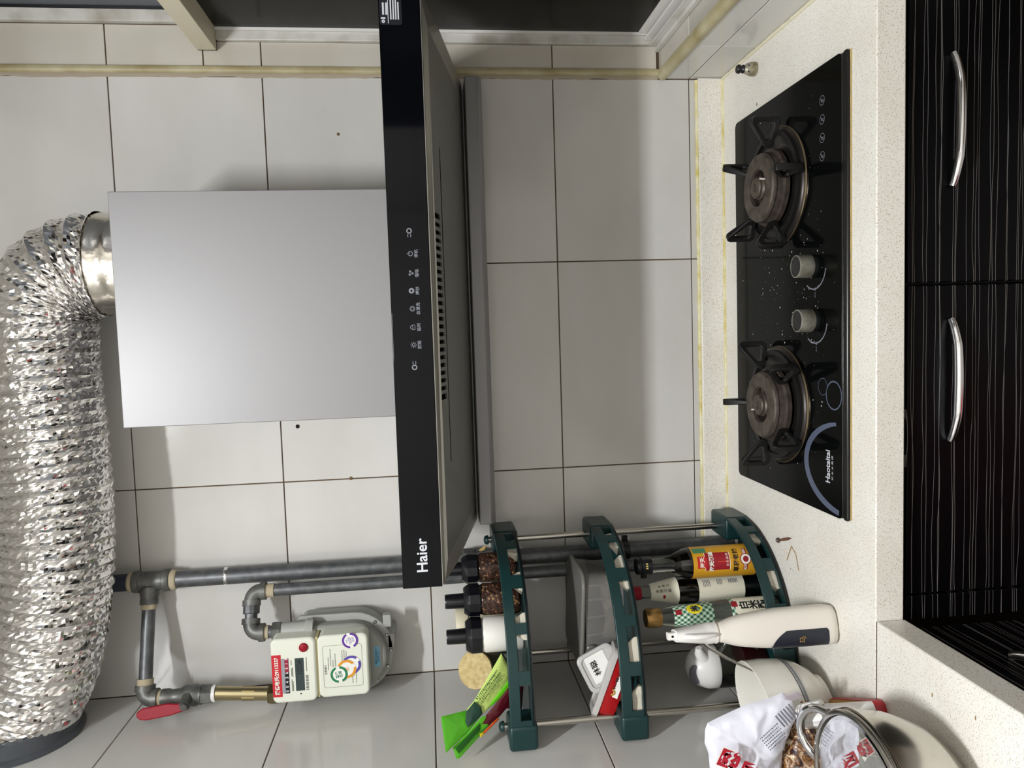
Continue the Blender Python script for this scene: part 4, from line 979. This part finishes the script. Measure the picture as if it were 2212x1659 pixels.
# ---------------------------------------------------------------- bottles on the bottom shelf
zb = f3 + .0008
# soy sauce
c_ = (.2830, -.2000); r = .0312; af = math.radians(16)
sb = thing('soy_sauce_bottle', 'dark soy sauce bottle with yellow and red label', 'bottle', (*c_, zb))
prof = [(.026, 0), (.0305, .004), (.0305, .148), (.0295, .158), (.0235, .172), (.0165, .188), (.0140, .205), (.0138, .232)]
obj('bottle', MB().lathe(prof, (*c_, zb), n=40), T['glass'], sb, smooth=60)
obj('sauce', MB().lathe([(.024, .002), (.0290, .005), (.0290, .148), (.0280, .157), (.0225, .170), (.0001, .1705)], (*c_, zb), n=36), T['soy'], sb, smooth=60)
cp = obj('cap', MB().lathe([(.0172, .226), (.0178, .228), (.0178, .246), (.0160, .248), (.0160, .254), (.0150, .256)], (*c_, zb), n=32), T['black'], sb, smooth=40)
obj('gold_dots', MB().patch(c_, .0181, af - .32, af - .18, zb + .236, zb + .240, 3).patch(c_, .0181, af - .08, af + .06, zb + .236, zb + .240, 3).patch(c_, .0181, af + .16, af + .30, zb + .236, zb + .240, 3), mat('gold_dots', C(214, 186, 110), .4), cp, recalc=False)
lb = obj('label', MB().patch(c_, .0310, af - 1.75, af + 1.75, zb + .020, zb + .149, 40), mat('mustard_label', C(206, 152, 36), .45), sb, recalc=False)
zz = lambda z: zb + z
obj('red_panel', MB().patch(c_, .0313, af - .52, af + .60, zz(.076), zz(.124), 16), T['redink'], lb, recalc=False)
for q_ in (.0745, .1245): obj('panel_border', MB().patch(c_, .0313, af - .55, af + .63, zz(q_), zz(q_ + .001), 16), T['whiteink'], lb, recalc=False)
obj('logo_panel', MB().patch(c_, .0316, af - .36, af + .36, zz(.1215), zz(.1405), 10), mat('logo_red', C(188, 30, 34), .45), lb, recalc=False)
obj('green_flag', MB().patch(c_, .0313, af + .62, af + 1.05, zz(.120), zz(.146), 8), mat('flag_green', C(70, 130, 92), .5), lb, recalc=False)
letter_wrap('lettering', [('海天', .0105, af, zz(.1305), .0003), ('海天酱油', .0100, af + .04, zz(.1120), .0004), ('百·天·酱·晒', .0055, af + .1, zz(.0800))], T['whiteink'], lb, c_, .0320)
letter_wrap('lettering', [('草菇老抽', .0120, af + .04, zz(.0620), .0003), ('净含量 500mL', .0052, af + .02, zz(.0260)), ('酿造酱油', .0050, af + .62, zz(.0290))], T['ink'], lb, c_, .0316)
obj('flash', MB().patch(c_, .0318, af - .02, af + .02, zz(.078), zz(.100), 2), mat('flash_red', C(226, 60, 40), .4), lb, recalc=False)
for a0_, a1_ in ((-.62, -.24), (.36, .80)): obj('ribbon', MB().patch(c_, .0313, af + a0_, af + a1_, zz(.0395), zz(.0480), 6), T['redink'], lb, recalc=False)
letter_wrap('lettering', [('古法', .0065, af - .43, zz(.0438), .0002), ('日晒', .0065, af + .58, zz(.0438), .0002)], T['whiteink'], lb, c_, .0317)
for rr_, m_, q in ((.0110, T['redink'], .0314), (.0095, T['whiteink'], .0317), (.0055, T['redink'], .0320)):
    b = MB(); pts = [(rr_ * math.cos(k * math.pi / 12), rr_ * math.sin(k * math.pi / 12)) for k in range(24)]
    b.bm.faces.new([b.bm.verts.new((c_[0] + (q + .0006) * math.sin(af + .06 + x / .0312), c_[1] - (q + .0006) * math.cos(af + .06 + x / .0312), zz(.0435) + y)) for x, y in pts]); obj('emblem', b, m_, lb, recalc=False)
# brown bottle with plain white labels
c2 = (.2210, -.1780); af2 = math.radians(20)
vb_ = thing('vinegar_bottle', 'dark bottle with plain white labels and red cap', 'bottle', (*c2, zb))
obj('bottle', MB().lathe([(.024, 0), (.0275, .004), (.0275, .160), (.0255, .172), (.0180, .200), (.0130, .226), (.0120, .250)], (*c2, zb), n=40), T['glass'], vb_, smooth=60)
obj('sauce', MB().lathe([(.022, .002), (.0262, .005), (.0262, .160), (.0240, .172), (.0001, .173)], (*c2, zb), n=36), T['soy'], vb_, smooth=60)
obj('cap', MB().lathe([(.0135, .242), (.0138, .244), (.0138, .264), (.0120, .266)], (*c2, zb), n=28), T['red'], vb_, smooth=40)
wl_ = mat('ivory_label', C(226, 222, 202), .5)
l_a = obj('label', MB().patch(c2, .0279, af2 - 1.9, af2 + 1.9, zz(.034), zz(.129), 40), wl_, vb_, recalc=False)
prof_n = lambda z: .0264 - (.0264 - .0150) * max(0, min(1, (z - zz(.169)) / .057))
l_b = obj('neck_label', MB().patch(c2, .0266, af2 - 1.9, af2 + 1.9, zz(.169), zz(.224), 40, .0162), wl_, vb_, recalc=False)
letter_wrap('lettering', [('香', .0070, af2 + .05, zz(.211)), ('醋', .0070, af2 + .05, zz(.203)), ('浓', .0070, af2 + .05, zz(.195)), ('郁', .0070, af2 + .05, zz(.187)), ('恒', .0055, af2 + .50, zz(.206)), ('顺', .0055, af2 + .50, zz(.198)), ('正', .0055, af2 + .50, zz(.190))], T['ink'], l_b, c2, .027, lambda z: prof_n(z) + .0012)
b = MB()
for i in range(8): b.patch(c2, .0282, af2 + .28, af2 + .60, zz(.0480 + i * .0024), zz(.0490 + i * .0024 + .0006 * (i % 2)), 5)
for i in range(4): b.patch(c2, .0282, af2 + .20 + .01 * i, af2 + .62, zz(.0800 + i * .0030), zz(.0812 + i * .0030), 5)
for i in range(5): b.patch(c2, .0282, af2 + .10, af2 + .62, zz(.1050 + i * .0032), zz(.1062 + i * .0032), 5)
obj('fine_print', b, mat('barcode_ink', C(110, 106, 116), .6), l_a, recalc=False)
obj('seal_print', MB().patch(c2, .0215, af2 - .70, af2 - .35, zz(.193), zz(.201), 4), T['redink'], l_b, recalc=False)
# rice vinegar with green checks
c3 = (.2050, -.2690); r3 = .0252; af3 = math.radians(20)
rv = thing('rice_vinegar_bottle', 'clear rice vinegar bottle with green check labels and gold cap', 'bottle', (*c3, zb))
obj('bottle', MB().lathe([(.022, 0), (.0252, .004), (.0252, .112), (.0240, .124), (.0215, .160), (.0185, .205), (.0150, .224), (.0140, .236)], (*c3, zb), n=40), T['glass'], rv, smooth=60)
obj('vinegar', MB().lathe([(.020, .002), (.0238, .005), (.0238, .112), (.0225, .124), (.0200, .160), (.0001, .1605)], (*c3, zb), n=36), mat('pale_vinegar', (.86, .88, .82, 1), .02, 0, .5, .9, 1.2), rv, smooth=60)
obj('cap', MB().lathe([(.0170, .230), (.0178, .232), (.0178, .256), (.0160, .259)], (*c3, zb), n=32), mat('gold_foil', C(150, 116, 66), .3, .7), rv, smooth=40)
def check_mat(name, c):
    m = mat(name, C(230, 236, 228), .45); tc = nd(m, 'ShaderNodeTexCoord'); sx = nd(m, 'ShaderNodeSeparateXYZ'); ln(m, tc.outputs['Object'], sx.inputs[0])
    def mth(op, a, b_=0.0):
        n = nd(m, 'ShaderNodeMath', operation=op)
        for i, q in enumerate((a, b_)):
            if isinstance(q, (int, float)): n.inputs[i].default_value = q
            else: ln(m, q, n.inputs[i])
        return n.outputs[0]
    ang = mth('ARCTAN2', mth('SUBTRACT', sx.outputs[0], c[0]), mth('SUBTRACT', c[1], sx.outputs[1])); u_ = mth('MULTIPLY', ang, .0245)
    s1_ = mth('FRACT', mth('DIVIDE', mth('ADD', mth('ADD', u_, sx.outputs[2]), 5), .0122)); s2_ = mth('FRACT', mth('DIVIDE', mth('ADD', mth('SUBTRACT', u_, sx.outputs[2]), 5), .0122))
    a_ = mth('GREATER_THAN', s1_, .5); b__ = mth('GREATER_THAN', s2_, .5)
    r_ = nd(m, 'ShaderNodeValToRGB'); r_.color_ramp.interpolation = 'CONSTANT'
    r_.color_ramp.elements[0].color = C(228, 234, 228); r_.color_ramp.elements[1].position = .4; r_.color_ramp.elements[1].color = C(150, 182, 160)
    e = r_.color_ramp.elements.new(.9); e.color = C(26, 92, 46)
    ln(m, mth('MULTIPLY', mth('ADD', a_, b__), .5), r_.inputs[0]); ln(m, r_.outputs[0], bsdf(m).inputs['Base Color'])
    return m
ck3 = check_mat('green_check', c3)
l3 = obj('neck_label', MB().patch(c3, .0228, af3 - 1.7, af3 + 1.7, zz(.132), zz(.208), 36, .0186), ck3, rv, recalc=False)
l4 = obj('label', MB().patch(c3, .0256, af3 - 1.7, af3 + 1.7, zz(.020), zz(.098), 36), ck3, rv, recalc=False)
prof3 = lambda z: .0228 + (.0186 - .0228) * (z - zz(.132)) / .076
obj('white_panel', MB().patch(c3, .0259, af3 - .10, af3 + 1.3, zz(.022), zz(.090), 16), wl_, l4, recalc=False)
letter_wrap('lettering', [('白', .0185, af3 + .48, zz(.0720), .0006), ('米', .0185, af3 + .48, zz(.0540), .0006), ('醋', .0185, af3 + .48, zz(.0360), .0006)], T['ink'], l4, c3, .0263)
obj('red_mark', MB().patch(c3, .0262, af3 + .38, af3 + .84, zz(.0850), zz(.0965), 6), T['redink'], l4, recalc=False)
obj('red_mark', MB().patch(c3, .0200, af3 + .12, af3 + .62, zz(.1930), zz(.2050), 6), T['redink'], l3, recalc=False)
b = MB(); b.bm.faces.new([b.bm.verts.new((c3[0] + (prof3(zz(.168) + .0150 * math.sin(k * .262)) + .0009) * math.sin(af3 + .60 + .48 * math.cos(k * .262)), c3[1] - (prof3(zz(.168) + .0150 * math.sin(k * .262)) + .0009) * math.cos(af3 + .60 + .48 * math.cos(k * .262)), zz(.168) + .0150 * math.sin(k * .262))) for k in range(24)])
obj('yellow_oval', b, yel, l3, recalc=False)
letter_wrap('lettering', [('米', .0140, af3 + .56, zz(.168), .0004)], T['ink'], l3, c3, .0225, lambda z: prof3(z) + .0024)
# oil jug with white flip lid
c5 = (.0720, -.2050)
oj = thing('oil_jug', 'glass oil jug with white flip lid behind the bowl', 'jug', (*c5, zb))
obj('jug', MB().lathe([(.038, 0), (.0430, .005), (.0440, .060), (.0430, .098), (.0400, .106)], (*c5, zb), n=40, cap1=False), T['glass'], oj, smooth=60)
obj('oil', MB().lathe([(.036, .003), (.0405, .006), (.0410, .050), (.0001, .0505)], (*c5, zb), n=36), mat('dark_red_oil', C(60, 10, 14), .1), oj, smooth=60)
jl = obj('lid', MB().lathe([(.0415, .100), (.0430, .102), (.0420, .120), (.0350, .140), (.0240, .152), (.0100, .158), (.001, .159)], (*c5, zb), n=40), T['white'], oj, smooth=60)
obj('thumb_pad', pillow([(c5[0] - .004 + .020 * math.cos(k * .524), c5[1] - .024 + .006 * math.sin(k * .524), zz(.1480) + .012 * math.sin(k * .524)) for k in range(12)], .0035)[0], mat('pad_grey', C(112, 110, 118), .5), jl, smooth=60)
obj('spout', MB().tube([(c5[0] + .022, c5[1] - .018, zz(.128)), (c5[0] + .040, c5[1] - .022, zz(.140)), (c5[0] + .050, c5[1] - .024, zz(.141))], [.014, .010, .006], 14), T['white'], jl, smooth=60)
hb = MB().tube([(c5[0] + .036, c5[1] - .020, zz(.095)), (c5[0] + .062, c5[1] - .03, zz(.085)), (c5[0] + .066, c5[1] - .03, zz(.050)), (c5[0] + .040, c5[1] - .02, zz(.020))], .006, 10)
obj('handle', hb, mat('smoke_handle', C(60, 60, 56), .2), oj, smooth=60)
# ---------------------------------------------------------------- things on the worktop
# flat white spray bottle
sp0 = Vector((.2470, -.4520, ZC + .0005)); ang = math.radians(14)
SM = Matrix.Translation(sp0) @ Matrix.Rotation(ang, 4, 'Z')
spb = thing('spray_bottle', 'flat white spray bottle with navy label in front of the rack', 'bottle', sp0)
ivory = mat('ivory_bottle', C(226, 220, 210), .38)
def sect(z, hx, hy, cx_=0, p=3.2, n=36):
    out = []
    for i in range(n):
        t = 2 * math.pi * i / n; c__, s__ = math.cos(t), math.sin(t)
        out.append(SM @ Vector((cx_ + hx * math.copysign(abs(c__) ** (2 / p), c__), hy * math.copysign(abs(s__) ** (2 / p), s__), z)))
    return out
R_ = [sect(.000, .024, .016), sect(.004, .0305, .0205), (sect(.014, .0325, .0225)), sect(.100, .0315, .0225), sect(.130, .0290, .0215), sect(.160, .0255, .0200), sect(.180, .0215, .0180, 0, 2.6), sect(.195, .0165, .0155, 0, 2.2), sect(.205, .0150, .0150, 0, 2), sect(.2065, .0130, .0130, 0, 2)]
bo = obj('bottle', MB().rings(R_), ivory, spb, smooth=50)
hd = obj('trigger_head', MB().rings([sect(.206, .0165, .0165, 0, 2), sect(.222, .0170, .0170, 0, 2), sect(.226, .0155, .0165, 0, 2.2), sect(.236, .0145, .0200, 0, 2.6), sect(.266, .0105, .0200, 0, 3), sect(.274, .0095, .0180, 0, 3)]), T['white'], spb, smooth=50)
obj('nozzle', MB().rings([sect(.273, .0065, .0080, 0, 4), sect(.286, .0062, .0075, 0, 4), sect(.2865, .0050, .0060, 0, 4)]), T['white'], hd, smooth=40)
obj('nozzle_hole', MB().lathe([(.0020, 0), (.0020, .0006)], SM @ Vector((0, -.0077, .280)), SM.to_3x3() @ Vector((0, -1, .0)), 12), T['dark'], hd)
obj('trigger', MB().tube([SM @ Vector(p) for p in ((0, -.018, .262), (0, -.028, .248), (0, -.026, .226), (0, -.022, .214))], [.005, .0045, .004, .003], 10), T['white'], hd, smooth=60)
obj('nozzle_seam', MB().rings([sect(.205, .0172, .0172, 0, 2), sect(.2072, .0172, .0172, 0, 2)]), ivory, hd)
# navy label inlaid on the front-left face
b = MB(); LP = []
for x, z in [(-.0315, .022), (-.014, .020), (-.006, .024), (-.004, .034), (-.004, .088), (-.007, .100), (-.016, .112), (-.0300, .118)]:
    LP.append(x if False else (x, z))
def onface(x, z):
    hx, hy, p = .0325 - .001 * z / .1, .0225, 3.2; t = min(.999, abs(x) / hx); return -hy * (1 - t ** p) ** (1 / p)
cols = 14; g_ = []
def zr(x):
    u_ = (x + .0318) / .030; lo_z = .020 + .012 * max(0, u_ - .8) ** 2 * 25 * .3; hi_z = .118 - .026 * max(0, u_) ** 2.2; return lo_z, hi_z
for i in range(cols + 1):
    x = -.0322 + .0302 * i / cols; lo_z, hi_z = zr(x); col_ = []
    for j in range(9): z = lo_z + (hi_z - lo_z) * j / 8; col_.append(b.bm.verts.new(SM @ Vector((x - .0003, onface(x, z) - .0005, z))))
    g_.append(col_)
for i in range(cols):
    for j in range(8): b.bm.faces.new((g_[i][j], g_[i + 1][j], g_[i + 1][j + 1], g_[i][j + 1]))
nv = obj('label', b, mat('navy_label', C(34, 38, 48), .35), bo, recalc=False, smooth=60)
letter('lettering', [('马', .0125, 0, 0, .0001)], mat('gold_print', C(150, 120, 70), .4), nv, SM @ frame((-.0180, onface(-.018, .07) - .0016, .066), (1, -.16, 0), (0, 0, 1)))
b = MB(); F = SM @ frame((.008, -.0212, .176), (1, 0, 0), (0, .12, 1))
# bowl and spoon
bc = Vector((.1090, -.4310, ZC)); BM = Matrix.Translation(bc + Vector((.0, 0, .0066))) @ Matrix.Rotation(math.radians(-9), 4, 'Y') @ Matrix.Scale(1.06, 4)
bw = thing('bowl', 'white porcelain bowl with grey bands beside the spray bottle', 'bowl', bc)
porc = mat('porcelain', C(230, 227, 218), .12, 0, .5)
def lat(prof, m, name, parent, n=56, cap0=True, cap1=True):
    mb = MB(); mb.rings([[BM @ Vector((max(r_, 1e-5) * math.cos(2 * math.pi * i / n), max(r_, 1e-5) * math.sin(2 * math.pi * i / n), h)) for i in range(n)] for r_, h in prof], cap0, cap1)
    return obj(name, mb, m, parent, smooth=50)
outer = [(.036, .000), (.037, .007), (.050, .016), (.064, .034), (.0735, .058), (.0790, .085), (.0812, .108), (.0822, .113)]
inner = [(.0805, .1135), (.0780, .108), (.0755, .085), (.0700, .060), (.0600, .038), (.0440, .022), (.001, .016)]
bl_ = lat(outer + inner, porc, 'shell', bw)
for h0, h1, r0_, r1_, m_ in ((.0560, .0575, .0733, .0738, mat('band_dark', C(40, 44, 60), .4)), (.0500, .0535, .0712, .0725, mat('band_grey', C(128, 132, 142), .35))):
    lat([(r0_ + .0004, h0), (r1_ + .0004, h1)], m_, 'painted_band', bl_, cap0=False, cap1=False)
sn = thing('spoon', 'steel spoon standing in the white bowl', 'spoon', (.14, -.41, .87))
P = [Vector(p) for p in ((.1995, -.372, 1.0200), (.190, -.378, 1.0100), (.172, -.390, .980), (.155, -.402, .945), (.140, -.412, .915), (.128, -.418, .893))]
obj('handle', MB().tube(P, [.0045, .0068, .0055, .0038, .0034, .0042], 12, sq=(1, .38)), T['steel'], sn, smooth=60)
obj('scoop', pillow([Vector((.112, -.424, .866)) + Vector((.6, -.2, .9)).normalized() * (.022 * math.cos(k * .45)) + Vector((.5, .8, -.2)).normalized() * (.014 * math.sin(k * .45)) for k in range(14)], .004, back=.9)[0], T['steel'], sn, smooth=60)
# snack bag
sgp = [(.116, 1.067), (.127, 1.063), (.135, 1.047), (.143, 1.029), (.156, .998), (.164, .965), (.172, .945), (.164, .930), (.136, .922), (.114, .933), (.079, .945), (.047, .948), (.026, .955), (.034, 1.059), (.077, 1.062), (.095, 1.068)]
sg = thing('snack_bag', 'crumpled white snack bag with red lettering by the left wall', 'bag', (.09, -.52, .92))
def sy(z): return -.525 + .10 * (z - .93)
FB = .972
sgp = [(.7512 + (x - .7512) * FB, 1.4784 + (z - 1.4784) * FB) for x, z in sgp]
mbg, ng, cg = pillow([(x, sy(z) - .030, z) for x, z in sgp], .020, n=110, noise=.0055, back=.3, seed=5, rings=(1, .97, .92, .85, .76, .66, .55, .43, .3, .16, .05), fold=30)
film = mat('white_film', C(226, 226, 236), .42); noise_bump(film, 28, .5, .006)
bag = obj('bag', mbg, film, sg, smooth=38)
obj('torn_corner', pillow([(.181, -.560, .959), (.190, -.564, .962), (.196, -.568, .944), (.186, -.567, .933), (.179, -.562, .945)], .0015)[0], mat('inner_film', C(170, 160, 166), .3), sg, smooth=60)
GF = frame((.162, -.5740, .964), (.62, .0, -.78), (.78, 0, .62))
b = MB()
for i in range(6): rect(b, GF, -.013 + i * .0052, -.0105 + i * .0052, -.011, .013)
obj('barcode', b, mat('grey_bar', C(120, 120, 128), .4), bag, recalc=False)
b = MB(); rd = random.Random(9); GF2 = frame((.139, -.5810, .986), (.62, 0, -.78), (.78, 0, .62))
for j in range(6):
    x = -.020
    while x < .012: q = rd.uniform(.0012, .003); rect(b, GF2, x, x + q, -.014 + j * .0048, -.0118 + j * .0048); x += q + .0012
obj('fine_print', b, mat('bag_ink', C(110, 112, 126), .6), bag, recalc=False)
GF3 = frame((.112, -.5890, 1.058), (.90, 0, -.44), (.44, 0, .90))
letter('lettering', [('恩', .034, 0, 0, .0032)], T['whiteink'], bag, GF3)
letter('lettering', [('恩', .034, 0, 0, .0014), ], mat('candy_red', C(176, 22, 44), .4), bag, GF3 @ Matrix.Translation((0, 0, .0005)))
letter('lettering', [('贝', .030, .0, -.036, .0014)], mat('candy_red_b', C(176, 22, 44), .4), bag, GF3 @ Matrix.Translation((-.004, 0, .0005)))
# bag of dried brown mushrooms below it
bmm = mat('dried_mushroom', C(60, 34, 20), .3, 0, .6)
tc = nd(bmm, 'ShaderNodeTexCoord'); nz = nd(bmm, 'ShaderNodeTexNoise'); nz.inputs['Scale'].default_value = 62; nz.inputs['Detail'].default_value = 3; nz.inputs['Distortion'].default_value = 2.2
rp_ = nd(bmm, 'ShaderNodeValToRGB'); rp_.color_ramp.elements[0].position = .40; rp_.color_ramp.elements[0].color = C(42, 20, 14); rp_.color_ramp.elements[1].position = .66; rp_.color_ramp.elements[1].color = C(214, 200, 170)
e = rp_.color_ramp.elements.new(.52); e.color = C(126, 82, 44)
ln(bmm, tc.outputs['Object'], nz.inputs['Vector']); ln(bmm, nz.outputs['Fac'], rp_.inputs[0]); ln(bmm, rp_.outputs[0], bsdf(bmm).inputs['Base Color']); noise_bump(bmm, 40, .8, .006)
db = thing('dried_food_bag', 'clear bag of brown dried food under the snack bag', 'bag', (.08, -.50, ZC))
mbd, _, _ = pillow([(.170, -.548, .927), (.172, -.556, .900), (.160, -.560, .870), (.145, -.560, .8395), (.046, -.560, .8395), (.036, -.552, .92), (.040, -.546, .966), (.086, -.544, .959), (.134, -.542, .938)], .030, n=80, noise=.004, back=.5, rings=(1, .97, .9, .8, .68, .54, .4, .24, .08), fold=60)
obj('bag', mbd, bmm, db, smooth=45)
# flat red and yellow packet between bowl and pot
fp = thing('flat_packet', 'flat red and yellow packet lying between bowl and pot', 'packet', (.12, -.52, ZC))
FPm = frame((.122, -.545, ZC + .0085), (.42, -.9, 0), (.9, .42, 0))
mbq = MB(); mbq.rings([[FPm @ Vector((x * s_, y * s_, z)) for x, y in rrect(-.075, .075, -.038, .038, .010, 4)] for z, s_ in ((-.008, .96), (0, 1), (.008, .95))])
pk = obj('pouch', mbq, mat('packet_red', C(178, 44, 52), .4), fp, smooth=50)
b = MB(); rect(b, FPm @ Matrix.Translation((0, 0, .0084)), -.070, .052, .010, .035); obj('yellow_panel', b, mat('packet_yellow', C(214, 168, 92), .45), pk, recalc=False)
b = MB(); rect(b, FPm @ Matrix.Translation((0, 0, .0084)), .053, .056, -.034, .035); obj('white_line', b, T['whiteink'], pk, recalc=False)
letter('lettering', [('调味料 食用', .0085, -.012, .024)], T['ink'], pk, FPm @ Matrix.Translation((0, 0, .0088)))
# ribbed white cap leaning on the pot handle
rc = thing('ribbed_cap', 'white ribbed plastic cap between snack bag and pot', 'cap', (.152, -.560, .90))
ax = Vector((.35, -.55, -.75)).normalized(); o_ = Vector((.1500, -.5560, .9360))
mb = MB(); n = 36; R_ = []
Q = ax.to_track_quat('Z', 'Y').to_matrix()
for h, rr_ in ((0, .010), (.001, .0165), (.040, .0185), (.041, .0150)):
    R_.append([o_ + Q @ Vector(((rr_ + (.0011 if i % 3 == 0 else 0)) * math.cos(2 * math.pi * i / n), (rr_ + (.0011 if i % 3 == 0 else 0)) * math.sin(2 * math.pi * i / n), h)) for i in range(n)])
mb.rings(R_); obj('cap', mb, T['white'], rc, smooth=30)
obj('cap_stem', MB().cyl(o_ + ax * .040, Vector((.1680, -.5900, ZC + .016)), .0135), T['white'], rc, smooth=40)
# steel pot with glass lid
pc = Vector((.1330, -.7440, ZC + .0005))
pot = thing('steel_pot', 'round stainless steel pot with glass lid on the left worktop', 'pot', pc)
pm = mat('pot_steel', C(200, 196, 188), .2, 1); noise_bump(pm, 90, .05, .0006)
obj('shell', MB().lathe([(.040, 0), (.052, .003), (.074, .018), (.095, .045), (.107, .078), (.1115, .108), (.1125, .120), (.1160, .1225), (.1160, .1245), (.1110, .1240), (.1095, .108), (.100, .075), (.060, .012), (.001, .006)], pc, n=72), pm, pot, smooth=40)
obj('lid_rim', MB().lathe([(.1120, .1250), (.1140, .1285), (.1120, .1320), (.1060, .1325), (.1050, .1300)], pc, n=72, cap0=False, cap1=False), T['steel'], pot, smooth=60)
obj('lid_glass', MB().lathe([(.1055, .1300), (.080, .141), (.050, .1480), (.020, .1510), (.001, .1515), (.001, .1490), (.020, .1485), (.050, .1455), (.080, .1385), (.1045, .1275)], pc, n=64), mat('lid_glass', (.94, .95, .95, 1), .02, 0, .5, 1, 1.3), pot, smooth=60)
kb = obj('lid_knob', MB().lathe([(.016, .151), (.018, .154), (.010, .162), (.012, .170), (.0185, .176), (.0185, .184), (.012, .188)], pc, n=32), mat('knob_clear_red', C(120, 60, 66), .15, 0, .5, .3), pot, smooth=50)
for s_ in (1, -1):
    a = math.radians(90 if s_ > 0 else -90); hx = .030 if s_ > 0 else 0
    base = pc + Vector((.024 if s_ > 0 else 0, s_ * .108, .112)); P = []
    for k in range(13):
        t = math.pi * k / 12; P.append(base + Vector((.040 * math.cos(t), s_ * .046 * math.sin(t) ** .8 if math.sin(t) > 0 else 0, .018 * math.sin(t))))
    obj('side_handle', MB().tube(P, .0062, 14), T['chrome'], pot, smooth=60)
# fallen scrap on the wall-pipe end and a smudge on the window bead are left to the materials

# ---------------------------------------------------------------- red mat, added out of view to tint the reflection in the lacquered door
rm = thing('added_red_mat', 'added red mat out of view, for the red glow in the door', 'mat', (.42, -1.35, 0))
mm = mat('added_mat_red', C(186, 18, 34), .8); noise_bump(mm, 400, .4, .002)
obj('mat', MB().prism([(x, y, .0005) for x, y in rrect(.295, .545, -1.80, -.98, .02)], (0, 0, .008)), mm, rm, bevel=.002)
obj('edging', MB().box(.297, .543, -1.815, -1.801, .0005, .009), mat('added_mat_edging', C(110, 12, 22), .8), rm)
